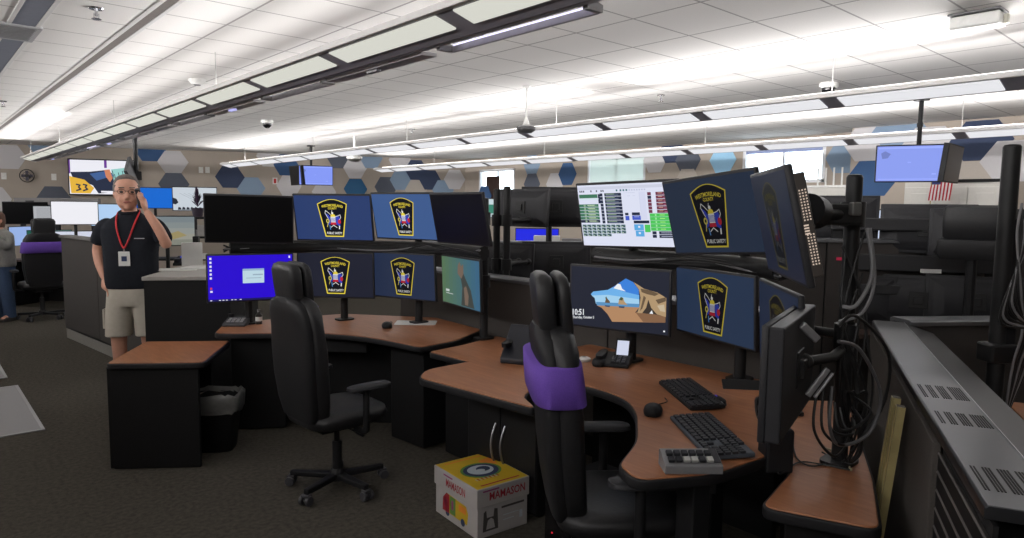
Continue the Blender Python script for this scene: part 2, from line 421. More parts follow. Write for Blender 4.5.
for a in HX: hexpanel(*a)
for px, py, col, lab in [
 (484.7, 196, 'blue', 'blue hexagon panel below the small far window with dark board'),
 (532, 165, 'steel', 'steel blue hexagon panel between the far window and blinds window'),
 (532, 184, 'slate', 'slate hexagon panel right under a steel blue one on the window wall'),
 (555, 184, 'pale', 'pale hexagon panel beside the blue one left of the blinds window'),
 (567.5, 174, 'blue', 'strong blue hexagon panel just left of the blinds window'),
 (655, 160, 'pale', 'pale hexagon panel right beside the blinds window'),
 (672, 150, 'navy', 'navy hexagon panel mostly hidden behind the third light, between pale and slate'),
 (688, 160, 'slate', 'slate hexagon panel between the blinds window and the bright window'),
 (687.5, 182, 'taupe', 'taupe hexagon panel above the tilted large badge monitor'),
 (723, 160, 'sky', 'bright sky blue hexagon panel left of the bright window'),
 (843, 158, 'steel', 'pale blue hexagon panel in the recess right of the bright window')]:
    hexpanel(px, py, col, lab, 'right', .245 if px > 700 else .255)
for px, py, col, lab in [
 (872, 178, 'blue', 'blue hexagon panel behind the tall black post left of hung screen'),
 (869, 143, 'pale', 'pale hexagon panel at the edge of the projecting wall'),
 (899, 131, 'steel', 'steel blue hexagon panel touching the ceiling above the hung map screen'),
 (929, 146, 'pale', 'pale hexagon panel behind the pole of the hung map screen'),
 (981, 140.5, 'navy', 'large dark slate hexagon panel behind the third light at right'),
 (976, 181, 'taupe', 'taupe hexagon panel above the white cabinets under the dark slate one'),
 (1013, 161, 'pale', 'pale hexagon panel at right edge behind the tall cable post')]:
    hexpanel(px, py, col, lab, 'near', .27)
# ------------------------------------------------------------------ suspended linear lights
LENS = em((214, 214, 204), 1.0, 'light_lens'); LENSB = em((232, 232, 236), 1.0, 'light_lens_bright')
LHOUSE = pm('light_housing_grey', (150, 147, 156), .6, 0, .04); LEDGE = pm('light_edge_white', (205, 203, 202), .5, 0, .02)
TUBE = em((226, 222, 255), 1.6, 'fluorescent_tube')
CLEAR = GLASS
def linear_light(X0, y0, y1, gap0, zb, label, lens, wings, cables, segs, lw=.112):
    t = thing('suspended_linear_light', label, 'ceiling light', (X0, y0, zb), group='suspended linear lights')
    L = y1-y0
    MB().prism([(.0, .03), (.0, .05), (.03, .07), (.06, .06), (.19, .06), (.23, .05), (.195, -.018), (.178, -.021)], 0, L, axis='Y').build('housing', LHOUSE, t)
    MB().box((-.012, L/2, .042), (.032, L, .03)).build('edge_trim', LEDGE, t, bevel=.004)
    k = math.ceil((y0-gap0)/1.05)-1
    sl = math.atan2(-.051, .178)
    while gap0+k*1.05 < y1:
        a = max(gap0+k*1.05+.06, y0+.02); b = min(gap0+(k+1)*1.05-.06, y1-.02); k += 1
        if b-a < .1: continue
        xc = .004+lw/2; zc = .03-.2865*xc-.004
        MB().box((xc, (a+b)/2-y0, zc), (lw, b-a, .008), rot=Matrix.Rotation(-sl, 3, 'Y')).build('lens_panel', lens, t, bevel=.002, seg=1)
    for c in cables:
        MB().tube([(.10, c-y0, .05), (.10, c-y0, HC-zb-.001)], .003, 6).build('suspension_cable', pm('cable_grey', (170, 168, 166), .5), t)
    for yy in (-.004, L+.004):
        MB().prism([(-.03, .025), (-.03, .06), (.04, .085), (.19, .07), (.24, .05), (.20, -.03)], yy-.006, yy+.006, axis='Y').build('end_cap', LEDGE, t)
    if wings:
        MB().prism([(.196, -.019), (.196, .0), (.235, .01), (.235, -.014)], 0, L, axis='Y').build('side_rail', pm('rail_silver', (176, 174, 180), .45, .3), t)
        y = gap0-.55; kk = 1
        REF = pm('reflector_white', (206, 204, 208), .5, 0, .03)
        while y+.95 < y1:
            yl = y-y0
            if kk % 2 == 0:
                MB().prism([(.237, -.026), (.237, -.01), (.325, -.004), (.325, -.022)], yl, yl+.98, axis='Y').build('side_reflector', REF, t)
                MB().box((.27, yl+.5, -.031), (.03, .10, .014)).build('status_lamp', em((190, 190, 250), 1.) if kk % 4 == 0 else ALU, t, bevel=.003)
            else:
                pr = [(.237, -.026), (.237, .02), (.32, .0), (.32, -.026)]
                MB().prism(pr, yl-.012, yl+.012, axis='Y').build('side_bracket', ALU, t); MB().prism(pr, yl+.90, yl+.925, axis='Y').build('side_bracket', ALU, t)
                MB().box((.315, yl+.455, -.013), (.012, .9, .03)).build('outer_rail', pm('rail_silver', (176, 174, 180), .45, .3), t, bevel=.003)
                MB().tube([(.285, yl+.04, -.004), (.285, yl+.86, -.004)], .004, 8).build('fluorescent_tube', TUBE if kk in (1, 9) else pm('unlit_tube', (190, 190, 205), .4), t)
            y += 1.05; kk += 1
    MB().box((.12, L/2, .074), (.05, L-.3, .02)).build('lamp_strip', em((255, 250, 244), 4., 'uplight_lamp'), t)
    for sg in segs:
        a, b, pw, ang = sg[:4]
        ld = bpy.data.lights.new('uplight', 'AREA'); ld.shape = 'RECTANGLE'; ld.size = .10; ld.size_y = b-a; ld.energy = pw*(b-a); ld.spread = sg[4] if len(sg) > 4 else PI; ld.color = (1., .975, .965)
        lo = bpy.data.objects.new('uplight', ld); COL.objects.link(lo); lo.parent = t; lo.location = (.12, (a+b)/2-y0, .115); lo.rotation_euler = (0, PI+math.radians(ang), 0)
    return t
P = 7.
linear_light(1.645, .6, 15.15, 2.29, 2.40, 'hanging light with wide grey housing, closest to the camera, nearest of the three', LENS, True, (1.9, 5.23, 8.44, 11.9, 14.9),
             [(.6, 5, P*.62, -80, 1.25), (5, 10, P*.62, -80, 1.25), (10, 15, P*.95, -74, 1.6), (.6, 15, P*.12, -20), (.6, 15, P*.62, 84, 1.25)])
linear_light(4.80, -1.6, 14.2, 2.164, 2.40, 'long hanging light crossing above the tilted badge monitors, middle of the three', LENSB, False, (2.18, 4.89, 7.6, 10.3, 13.2), lw=.15, segs=
             [(-1.5, 1.0, P*.22, -45), (1.4, 3.8, P*1.0, -46), (4.5, 6.2, P*.85, -46), (6.5, 10.5, P*.25, -45), (10.5, 14, P*.75, -45), (-1.5, 14, P*.7, 80, 1.6), (-1.5, 14, P*.5, -80, 1.3)])
linear_light(7.75, -1.5, 13.3, 2.2, 2.40, 'thin distant hanging light along the window wall, farthest of the three', LENSB, False, (2.2, 5.1, 8.1, 11.2), lw=.15, segs=
             [(-1.4, 13, P*.8, -70), (-1.4, 13, P*.6, 85)])
# unseen fourth light, assumed from the spacing, added to brighten the left ceiling
linear_light(-1.70, -2.5, 15.5, 2.29, 2.40, 'fourth hanging light in the bay beyond the left edge of the photo', LENS, False, (0, 6, 12),
             [(-2.4, 5, P*2.4, 98), (5, 15, P*2.6, 98)])
# ------------------------------------------------------------------ small things on the ceiling
def ceil_at(px, py): return at(px, py, HC)
def sprinkler(px, py, label):
    p = ceil_at(px, py); t = thing('fire_sprinkler', label, 'sprinkler', p, group='sprinklers in the ceiling')
    MB().loft([(-.001, 0, 0, .04, .04, 2), (-.008, 0, 0, .036, .036, 2)], 16).build('escutcheon', CHROME, t, smooth=True)
    MB().tube([(0, 0, -.008), (0, 0, -.045)], .008, 8).box((.012, 0, -.045), (.004, .006, .03)).box((-.012, 0, -.045), (.004, .006, .03)).build('body', CHROME, t)
    MB().loft([(-.058, 0, 0, .022, .022, 2), (-.062, 0, 0, .026, .026, 2)], 12).build('deflector', CHROME, t)
sprinkler(96, 8, 'chrome fire sprinkler in the ceiling at top left')
sprinkler(3, 101, 'small fire sprinkler by the far left edge of the ceiling')
sprinkler(661, 95, 'small fire sprinkler above the middle light in the bright ceiling')
sprinkler(412, 129, 'tiny fire sprinkler above the middle light left of the rod antenna')
def dome(px, py, label):
    p = ceil_at(px, py); t = thing('dome_camera', label, 'camera', p, group='dome cameras on the ceiling')
    MB().loft([(-.001, 0, 0, .075, .075, 2), (-.03, 0, 0, .078, .078, 2), (-.045, 0, 0, .066, .066, 2)], 24).build('mount_ring', WHITE, t, smooth=True)
    MB().ball((0, 0, -.05), .058, 16).build('dome', pm('smoked_dome', (20, 20, 22), .12, spec=.6), t, smooth=True)
dome(267, 120, 'black dome camera on the ceiling above the left station')
dome(829, 83, 'black dome camera on the ceiling beside the middle light at right')
p = ceil_at(197, 79)
t = thing('smoke_detector', 'small white smoke detector on the ceiling left of the first hanging light', 'smoke detector', p)
MB().loft([(-.001, 0, 0, .07, .07, 2), (-.02, 0, 0, .07, .07, 2), (-.05, 0, 0, .045, .045, 2)], 20).build('body', WHITE, t, smooth=True)
MB().loft([(-.0495, 0, 0, .03, .03, 2), (-.056, 0, 0, .027, .027, 2)], 16).build('sensor_cap', GREYPL, t)
p = ceil_at(978, 13)
t = thing('wireless_access_point', 'white box with a grey top hung on the ceiling at top right', 'access point', p, rz=.0)
MB().box((0, 0, -.05), (.14, .24, .07)).build('case', WHITE, t, bevel=.012)
MB().box((0, 0, -.006), (.17, .25, .012)).build('mounting_plate', GREYPL, t, bevel=.004)
MB().box((.02, -.13, -.05), (.03, .025, .05)).build('latch', pm('cream_plastic', (206, 204, 190), .5), t, bevel=.005)
p = ceil_at(6, 30)
t = thing('ceiling_vent', 'dark slatted air vent in the ceiling at the upper left edge', 'air vent', (p.x-.1, p.y, HC))
MB().box((0, .23, -.006), (.52, .03, .012)).box((0, -.23, -.006), (.52, .03, .012)).box((.25, 0, -.006), (.03, .48, .012)).box((-.25, 0, -.006), (.03, .48, .012)).build('frame', pm('vent_frame', (170, 170, 172), .6), t)
MB().box((0, 0, -.002), (.48, .44, .003)).build('backing', BLACK, t)
for k in range(9): MB().box((0, -.19+.0475*k, -.008), (.48, .022, .006), rot=Matrix.Rotation(.5, 3, 'X')).build('slat', pm('vent_slat', (140, 140, 142), .6), t)
# rod-hung dome antenna in front of the middle light
p = at(532, 93, HC); t = thing('pendant_antenna', 'white dome antenna hanging on a rod in front of the middle light', 'antenna', (p.x-.30, p.y-.25, HC))
zb = -.385
MB().loft([(-.001, 0, 0, .04, .04, 2), (-.02, 0, 0, .03, .03, 2)], 16).build('canopy', WHITE, t)
MB().tube([(0, 0, -.01), (0, 0, zb+.04)], .009, 10).loft([(zb+.03, 0, 0, .035, .035, 2), (zb+.10, 0, 0, .012, .012, 2)], 12).build('rod', WHITE, t, smooth=True)
MB().loft([(zb-.035, 0, 0, .05, .05, 2), (zb-.01, 0, 0, .085, .085, 2), (zb+.015, 0, 0, .09, .09, 2), (zb+.035, 0, 0, .05, .05, 2)], 24).build('dome', GREYPL, t, smooth=True)
p = at(370, 147, HC); t = thing('pendant_antenna', 'white dome antenna on a thick rod at far end of the middle light', 'antenna', (p.x-1.2, p.y-1.6, HC))
MB().tube([(0, 0, -.001), (0, 0, -.30)], .018, 10).build('rod', WHITE, t)
MB().loft([(-.40, 0, 0, .06, .06, 2), (-.36, 0, 0, .12, .12, 2), (-.32, 0, 0, .125, .125, 2), (-.295, 0, 0, .06, .06, 2)], 24).build('dome', WHITE, t, smooth=True)
for px, py, lab in ((567, 12, 'a'),): pass
# floor grilles
GR = dots_mat('perforated_steel', (138, 138, 140), (60, 60, 62), .02, .0055)
for (x0, x1, y0, y1, lab) in ((.09, .69, 5.89, 7.49, 'large perforated metal floor grille in the dark carpet at left'), (.05, .652, 7.88, 9.0, 'second perforated floor grille beyond the large one by the left edge')):
    t = thing('floor_grille', lab, 'floor grille', ((x0+x1)/2, (y0+y1)/2, 0), group='perforated floor grilles')
    MB().box((0, 0, .003), (x1-x0-.03, y1-y0-.03, .006)).build('perforated_plate', GR, t)
    w, l = x1-x0, y1-y0
    MB().box((0, l/2-.012, .004), (w, .024, .009)).box((0, -l/2+.012, .004), (w, .024, .009)).box((w/2-.012, 0, .004), (.024, l-.048, .009)).box((-w/2+.012, 0, .004), (.024, l-.048, .009)).build('rim', STEEL, t, bevel=.002)
# sky outside and exposure
wd = bpy.data.worlds.new('sky'); SC.world = wd; wd.use_nodes = True
bg = wd.node_tree.nodes['Background']; bg.inputs[0].default_value = (.86, .93, 1., 1); bg.inputs[1].default_value = 5.
vs = SC.view_settings; SC.display_settings.display_device = 'sRGB'
vs.view_transform = 'Standard'; vs.look = 'None'; vs.exposure = 0; vs.gamma = 1; vs.use_curve_mapping = False
# ------------------------------------------------------------------ monitors
MW, MH = .61, .36
_hm = MB()
_hm.prism([(-MW/2, -MH/2), (MW/2, -MH/2), (MW/2, MH/2), (-MW/2, MH/2)], 0, .022, axis='Y')
ME_HOUSE = _hm.data('housing', HOUSING, .006, 2, True)
_bm = MB()
def _bump(x0, z0, y0, x1, z1, y1):
    vs = [(-x0, y0, -z0), (x0, y0, -z0), (x0, y0, z0), (-x0, y0, z0), (-x1, y1, -z1), (x1, y1, -z1), (x1, y1, z1), (-x1, y1, z1)]
    _bm.add(vs, [(3, 2, 1, 0), (4, 5, 6, 7), (0, 1, 5, 4), (1, 2, 6, 5), (2, 3, 7, 6), (3, 0, 4, 7)])
_bump(.285, .16, .0215, .25, .13, .040); _bump(.25, .13, .0395, .19, .09, .058)
ME_BACK = _bm.data('back_cover', HOUSING, .004, 2, True)
_vm = MB().box((0, .064, 0), (.12, .012, .12)).box((0, .076, 0), (.06, .02, .06))
ME_VESA = _vm.data('mount_plate', MATTE, .004, 2)
_gr = MB()
for k in range(18): _gr.box((-.17+.02*k, .0425, .112), (.011, .003, .016))
ME_VENT = _gr.data('vent_grille', BLACK)
SW, SH = .588, .336
def screen_mb(): return MB()
def Tq(u, v, off=0.): return Vector((-SW/2+u*SW, -.0008-off, SH/2-v*SH))
def monitor(pos, yaw, tilt, label, fill, roll=0., group=None, w=None, back=False, detail=None, name='monitor', scale=1., extra=None, stand=None):
    """pos: middle of the screen; yaw: heading the screen faces (deg); fill: colour of the lit screen or None"""
    t = thing(name, label, 'monitor', pos, rot=(math.radians(-tilt), math.radians(-roll), math.radians(yaw+90)), group=group)
    t.scale = (scale,)*3
    link('housing', ME_HOUSE, t); link('back_cover', ME_BACK, t)
    if back: link('mount_plate', ME_VESA, t); link('vent_grille', ME_VENT, t)
    mat = em(fill) if fill else pm('dark_screen', (12, 12, 14), .35, spec=.3)
    s = MB().quad(Tq(0, 1), Tq(1, 1), Tq(1, 0), Tq(0, 0)).build('screen', mat, t)
    if stand is not None:
        h = (pos[2]-stand)/scale
        MB().tube([(0, .07, 0), (0, .07+.01, -h+.03)], .022, 10).build('stand_post', MATTE, t, rot=(math.radians(tilt), 0, 0)); MB().loft([(-h, 0, .08, .16, .12, 3), (-h+.03, 0, .08, .15, .11, 3)], 20).build('stand_foot', MATTE, t, rot=(math.radians(tilt), 0, 0))
    if detail:
        mb = MB(); mats = []; cache = {}
        def mi(c, k=1.):
            key = (tuple(c), k)
            if key not in cache: cache[key] = len(mats); mats.append(em(c, k))
            return cache[key]
        detail(mb, mi)
        mb.build('displayed_pattern', mats, s)
    return t
def rect(mb, m, u0, v0, u1, v1, off=.0003): mb.quad(Tq(u0, v1, off), Tq(u1, v1, off), Tq(u1, v0, off), Tq(u0, v0, off), m)
def poly(mb, m, pts, off=.0004):
    mb.add([Tq(u, v, off) for u, v in pts], [tuple(range(len(pts)))], m)
def stroke(mb, m, pts, w, off=.0007):
    """a painted line of width w on the screen"""
    P = [Vector((u*SW, v*SH)) for u, v in pts]
    for a, b in zip(P, P[1:]):
        d = (b-a).normalized()*w/2; n = Vector((-d.y, d.x)); a2, b2 = a-d*.6, b+d*.6
        q = [a2+n, b2+n, b2-n, a2-n]
        mb.add([Tq(p.x/SW, p.y/SH, off) for p in q], [(3, 2, 1, 0)], m)
def badge(k, tone=1.):
    def f(mb, mi):
        Y = mi((236, 214, 70), k); K = mi((14, 16, 24), k); W = mi((236, 236, 232), k); B = mi((52, 70, 190), k); RD = mi((200, 40, 62), k); LB = mi((92, 150, 214), k); G = mi((210, 196, 90), k)
        ca, cb = .5, .5
        def uv(x, y): return (ca+x/SW, cb-y/SH)
        def shape(s):
            pts = [(-.072+s, -.146+s), (.072-s, -.146+s), (.116-s*.9, .106-s*.5)]
            for i in range(1, 12):
                t = i/12; pts.append(((.116-s*.9)*(1-2*t), .106-s*.5+.036*math.sin(PI*t)))
            pts.append((-.116+s*.9, .106-s*.5)); return pts
        poly(mb, Y, [uv(*p) for p in shape(0)][::-1][::-1], .0003)
        poly(mb, K, [uv(*p) for p in shape(.008)], .0005)
        T = lambda x, y: Tq(*uv(x, y), .0008)
        put_text(mb, 'WESTMORELAND', -.083, .083, .086, .106, Y, T, .012)
        put_text(mb, 'COUNTY', -.034, .034, .064, .081, Y, T)
        put_text(mb, 'PUBLIC SAFETY', -.058, .062, -.126, -.108, W, T)
        pu = lambda m, pts, o=.0007: poly(mb, m, [uv(*p) for p in pts], o)
        def ell(m, cx, cy, rx, ry, o=.0008): pu(m, [(cx+rx*math.cos(2*PI*i/14), cy+ry*math.sin(2*PI*i/14)) for i in range(14)], o)
        st = lambda m, pts, w=.005: stroke(mb, m, [uv(*p) for p in pts], w, .0009)
        pu(B, [(-.056, .034), (-.034, .022), (-.020, .0), (-.024, -.045), (-.046, -.058), (-.036, -.01)]); pu(B, [(.046, .014), (.02, .008), (.022, -.05), (.050, -.066), (.054, -.01)])
        st(W, [(-.046, .012), (-.060, .036), (-.054, .056), (-.034, .040), (-.018, .024)], .0038); st(W, [(-.050, .016), (-.038, -.004)], .0032)
        st(W, [(.018, .010), (.040, .016), (.056, .024), (.060, .004), (.050, -.012)], .0038)
        ell(G, -.043, -.024, .013, .017); st(G, [(-.043, -.042), (-.050, -.07)], .005); ell(K, -.043, -.024, .006, .008, .0010)
        ell(RD, .047, -.028, .012, .018); st(W, [(.045, -.062), (.042, -.084)], .008)
        ell(Y, 0, .014, .018, .016); pu(W, [(-.019, -.034), (.019, -.034), (.019, .008), (-.019, .008)], .0009)
        for i in range(5): pu(B, [(-.016+.0075*i, -.030), (-.0125+.0075*i, -.030), (-.0125+.0075*i, .002), (-.016+.0075*i, .002)], .0011)
        ell(W, -.003, .036, .008, .009); st(W, [(-.008, .044), (-.004, .056)], .003)
        pu(RD, [(-.023, -.052), (.023, -.052), (.019, -.034), (-.019, -.034)], .0009)
        st(W, [(-.022, -.072), (.0, -.056), (.024, -.074)], .0045); st(LB, [(-.030, -.058), (-.027, -.088)], .006)
    return f
def blue_desktop(mb, mi):
    W = mi((226, 228, 236)); P = mi((188, 214, 226)); R = mi((214, 60, 70)); G = mi((150, 172, 190))
    rect(mb, P, .40, .30, .655, .62); rect(mb, mi((150, 176, 206)), .40, .30, .655, .345, .0006); rect(mb, G, .52, .42, .58, .45, .0006); rect(mb, G, .58, .42, .64, .45, .0006); rect(mb, G, .44, .50, .62, .515, .0006)
    for k in range(6): rect(mb, W, .02, .04+.085*k, .045, .085+.085*k)
    rect(mb, R, .022, .69, .045, .735); rect(mb, W, .022, .76, .05, .80); rect(mb, W, .955, .03, .975, .08); rect(mb, W, .80, .44, .806, .45)
    rect(mb, mi((30, 26, 90)), 0, .955, 1, 1)
    for k, x in enumerate((.02, .12, .16, .20, .26, .30, .36)): rect(mb, W, x, .968, x+.022, .985, .0006)
def lizard(mb, mi):
    n = 10
    for k in range(n):
        t = k/(n-1); rect(mb, mi((int(84-26*t), int(112-14*t), int(84+42*t))), k/n, 0, (k+1)/n, 1, .0002)
    D = mi((62, 66, 62)); O = mi((112, 96, 84)); W = mi((190, 198, 198))
    poly(mb, D, [(.52, .98), (.56, .60), (.52, .40), (.46, .30), (.50, .22), (.58, .26), (.66, .42), (.78, .62), (.86, .98)], .0004)
    poly(mb, O, [(.44, .32), (.45, .16), (.50, .06), (.54, .16), (.60, .10), (.60, .30), (.54, .42)], .0006)
    poly(mb, O, [(.60, .60), (.66, .55), (.72, .74), (.70, .95), (.62, .95)], .0006)
    rect(mb, W, .10, .70, .20, .75, .0006); rect(mb, W, .10, .78, .30, .795, .0006)
def sheet(mb, mi):
    rnd = random.Random(3)
    W = mi((226, 230, 244)); N = mi((36, 44, 66)); GR = mi((66, 118, 92)); GY = mi((150, 176, 146)); LG = mi((78, 196, 92)); BL = mi((70, 92, 196)); LB = mi((92, 168, 224)); MR = mi((112, 54, 76)); LN = mi((190, 196, 220)); TX = mi((208, 226, 190)); LC = mi((166, 178, 220))
    rect(mb, mi((204, 208, 226)), 0, .03, 1, .075)
    for x in (.02, .04, .06, .14, .20, .25, .27): rect(mb, N, x, .085, x+.012, .115)
    for x in (.41, .45, .48, .51): rect(mb, mi((60, 110, 120)), x, .085, x+.016, .115)
    for k in range(7): rect(mb, LN, .54+.025*k, .088, .555+.025*k, .112)
    rect(mb, GR, .01, .15, .21, .21); rect(mb, mi((212, 226, 236)), .02, .215, .22, .24); rect(mb, N, .215, .15, .235, .30)
    for r in range(6):
        v = .31+.052*r; rect(mb, GR if r < 5 else N, .0, v, .21, v+.046); rect(mb, GY, .05, v+.008, .07, v+.04, .0006); rect(mb, TX, .09, v+.012, .17, v+.022, .0006); rect(mb, GY, .10, v+.028, .19, v+.036, .0006)
    for r in range(9):
        v = .14+.055*r; rect(mb, N, .235, v, .265, v+.048); rect(mb, N, .285, v, .46, v+.048); rect(mb, W, .27, v+.01, .282, v+.04, .0006); rect(mb, GY, .30, v+.010, .39, v+.02, .0006); rect(mb, mi((120, 134, 160)), .30, v+.028, .43, v+.036, .0006)
    for r in range(4):
        for c in range(9):
            if r == 3 and c > 5: continue
            u, v = .01+.052*c, .648+.05*r; rect(mb, mi((98, 128, 128)), u, v, u+.046, v+.044); rect(mb, N, u+.01, v+.01, u+.034, v+.02, .0006); rect(mb, TX, u+.006, v+.028, u+.02, v+.036, .0006); rect(mb, N, u+.024, v+.026, u+.04, v+.04, .0006)
    rect(mb, LN, .49, .14, .60, .145); rect(mb, LN, .52, .19, .55, .195); rect(mb, LN, .575, .19, .60, .195); rect(mb, mi((212, 216, 238)), .64, .13, .70, .57); rect(mb, LN, .64, .13, .642, .57, .0006)
    rect(mb, N, .48, .46, .515, .50); rect(mb, N, .55, .455, .63, .50); rect(mb, BL, .48, .51, .52, .58); rect(mb, BL, .55, .505, .635, .575); rect(mb, LC, .57, .52, .62, .53, .0006); rect(mb, N, .56, .585, .715, .63)
    rect(mb, LB, .56, .645, .655, .74); rect(mb, LB, .57, .745, .655, .84); rect(mb, W, .60, .67, .62, .70, .0006); rect(mb, W, .60, .77, .62, .80, .0006); rect(mb, LG, .665, .65, .72, .77)
    for r in range(6):
        v = .145+.055*r; rect(mb, MR if r != 1 else N, .72, v, .755, v+.048); rect(mb, MR, .80, v, .955, v+.048); rect(mb, W, .77, v+.01, .782, v+.04, .0006); rect(mb, mi((206, 160, 140)), .82, v+.012, .86, v+.022, .0006); rect(mb, mi((170, 110, 130)), .87, v+.026, .93, v+.036, .0006)
    for r in range(5):
        v = .475+.055*r; rect(mb, LG, .725, v, .965, v+.052); rect(mb, mi((150, 232, 150)), .775, v+.01, .79, v+.042, .0006); rect(mb, mi((180, 240, 140)), .82, v+.02, .87, v+.03, .0006)
    for r in range(2):
        v = .755+.055*r; rect(mb, N, .735, v, .775, v+.048); rect(mb, N, .80, v, .96, v+.048); rect(mb, LN, .82, v+.02, .93, v+.028, .0006); rect(mb, W, .782, v+.01, .792, v+.04, .0006)
    rect(mb, mi((226, 40, 60)), .955, .0, 1, .03)
def beach(mb, mi):
    U = lambda x, y: ((x-60)/606, (y-62-(x-60)*.02)/(372+(x-60)*.085))
    SK1 = mi((60, 128, 216)); SK2 = mi((110, 176, 232)); SK3 = mi((160, 206, 236)); SEA = mi((90, 144, 190)); SND = mi((176, 134, 98)); SND2 = mi((132, 98, 72)); RK = mi((176, 148, 112)); RK2 = mi((104, 86, 66)); RKD = mi((60, 52, 46)); W = mi((235, 238, 242)); GN = mi((72, 84, 60))
    pl = lambda m, pts, o: poly(mb, m, [U(*p) for p in pts], o)
    pl(SK1, [(190, 240), (205, 222), (300, 207), (345, 178), (410, 128), (455, 150), (490, 200), (495, 300), (225, 300), (215, 262)], .0003)
    pl(SK2, [(190, 240), (205, 222), (300, 207), (330, 190), (400, 215), (493, 235), (495, 300), (225, 300), (215, 262)], .0004)
    pl(SK3, [(196, 248), (300, 240), (494, 262), (495, 300), (225, 300), (215, 262)], .0005)
    pl(W, [(335, 195), (360, 165), (378, 168), (388, 195), (412, 214), (380, 206)], .0006)
    pl(SEA, [(225, 288), (495, 293), (495, 318), (232, 312)], .0006)
    pl(SND, [(230, 311), (495, 316), (470, 352), (650, 372), (650, 412), (330, 416), (322, 402), (300, 366), (262, 326)], .0007)
    pl(SND2, [(470, 345), (560, 352), (650, 372), (650, 412), (520, 412)], .0008)
    pl(RK2, [(282, 292), (288, 268), (284, 258), (292, 254), (300, 268), (312, 280), (316, 293)], .0009); pl(GN, [(284, 264), (290, 250), (296, 264)], .0010)
    pl(RK, [(366, 300), (370, 272), (382, 252), (396, 256), (404, 280), (424, 302)], .0009); pl(GN, [(370, 270), (382, 250), (396, 256), (392, 274)], .0010)
    pl(mi((60, 80, 108)), [(282, 308), (316, 310), (312, 320), (286, 318)], .0009); pl(mi((60, 74, 96)), [(370, 312), (406, 312), (404, 324), (372, 322)], .0009)
    pl(RK, [(458, 150), (488, 168), (520, 190), (600, 212), (652, 246), (652, 374), (600, 358), (566, 316), (548, 262), (536, 318), (512, 354), (484, 352), (496, 306), (502, 250), (490, 196)], .0009)
    pl(RK2, [(500, 190), (560, 200), (610, 220), (586, 236), (540, 226), (508, 214)], .0010); pl(RK2, [(590, 262), (650, 240), (650, 268), (606, 288)], .0010)
    pl(RKD, [(548, 262), (566, 316), (600, 358), (540, 356), (516, 352), (538, 318)], .0010); pl(RK2, [(520, 236), (534, 250), (514, 322), (500, 340)], .0010); pl(mi((196, 178, 150)), [(600, 300), (640, 290), (648, 340), (620, 336)], .0011)
    pl(W, [(556, 354), (570, 332), (578, 356)], .0011)
    T = lambda x, y: Tq(*U(x, -y), .0012)
    put_text(mb, '10:51', 72, 146, -376, -336, W, T); put_text(mb, 'Thursday, October 5', 72, 214, -403, -381, W, T)
    rect(mb, W, .955, .93, .972, .955)
# ----- the five screens of the left station seen from the front, and the four of the right one
BADGE = 'badge wallpaper monitors of the two stations'
monitor((1.873, 4.989, 1.547), -114, -12, 'blank black monitor at the upper left of the left station', None, roll=-1)
monitor((2.40, 4.73, 1.562), -139, -12, 'upper monitor with badge emblem on blue, beside the blank black one', (44, 62, 108), roll=0, detail=badge(1.))
monitor((2.782, 4.364, 1.578), -164, -12, 'brightest upper monitor with badge emblem on lighter blue, left station', (62, 90, 140), detail=badge(.92))
monitor((2.80, 3.71, 1.573), -181, -12, 'narrow looking blank monitor at the upper right end of the left station', None)
monitor((1.903, 5.062, 1.115), -104, -3, 'monitor with plain vivid blue desktop and a small open window', (44, 14, 205), detail=blue_desktop)
monitor((2.47, 4.84, 1.118), -137, -3, 'lower monitor with badge on near-black, directly right of the chair headrest', (30, 32, 46), detail=badge(.85))
monitor((2.816, 4.424, 1.125), -162, -4, 'lower monitor with badge emblem on slate blue, left station beside the green one', (36, 46, 70), detail=badge(.62))
monitor((2.896, 3.815, 1.127), -191, -2, 'monitor with green and blue animal wallpaper at the right end of left station', (70, 110, 110), detail=lizard)
monitor((2.856, 2.311, 1.621), -171, -12, 'monitor filled with a colour coded status table', (220, 224, 242), detail=sheet, roll=1.5)
monitor((2.92, 2.413, 1.158), -166, -1, 'monitor showing a lock screen of a beach seen from a cave', (34, 37, 50), detail=beach)
monitor((2.672, 1.69, 1.631), -197, -13, 'large upper monitor with a dim badge emblem, tilted forward in the right station', (33, 43, 60), detail=badge(.33), roll=4)
monitor((3.021, 1.886, 1.175), -199, -3, 'lower monitor with a badge emblem under the tilted large badge monitor', (35, 49, 72), detail=badge(.36))
def edge_pose(l0, d0, l1, d1):
    """two vertical edges given by sideways offset and depth from the camera"""
    a = Vector((.661*d0+.749*l0, .745*d0-.662*l0)); b = Vector((.661*d1+.749*l1, .745*d1-.662*l1)); return a, b
def wing_monitor(l0, d0, l1, d1, ztop, zbot, tilt, label, fill, flip=False, **kw):
    """(l0, d0) far edge, (l1, d1) near edge; the screen faces the image left unless flipped"""
    a, b = edge_pose(l0, d0, l1, d1); c = (a+b)/2; u = (b-a).normalized()
    n = Vector((u.y, -u.x))                                # right of travel
    L = Vector((-.749, .662))
    if (n.dot(L) < 0): n = -n
    return monitor((c.x, c.y, (ztop+zbot)/2), math.degrees(math.atan2(n.y, n.x)), tilt, label, fill, **kw)
M5 = wing_monitor(.905, 2.52, .805, 1.97, 1.79, 1.43, -13, 'steeply angled dark monitor with a thick side grille at upper right', (20, 25, 42), back=True, detail=badge(.06))
MB6 = wing_monitor(1.09, 2.98, 1.02, 2.42, 1.36, 1.0, -3, 'angled dark monitor low behind the monitor turned away, faint badge on it', (24, 34, 54), detail=badge(.08))
M7 = wing_monitor(1.075, 2.56, .73, 2.00, 1.32, .955, 0, 'monitor turned away beside the cable post, its black back showing', None, back=True)
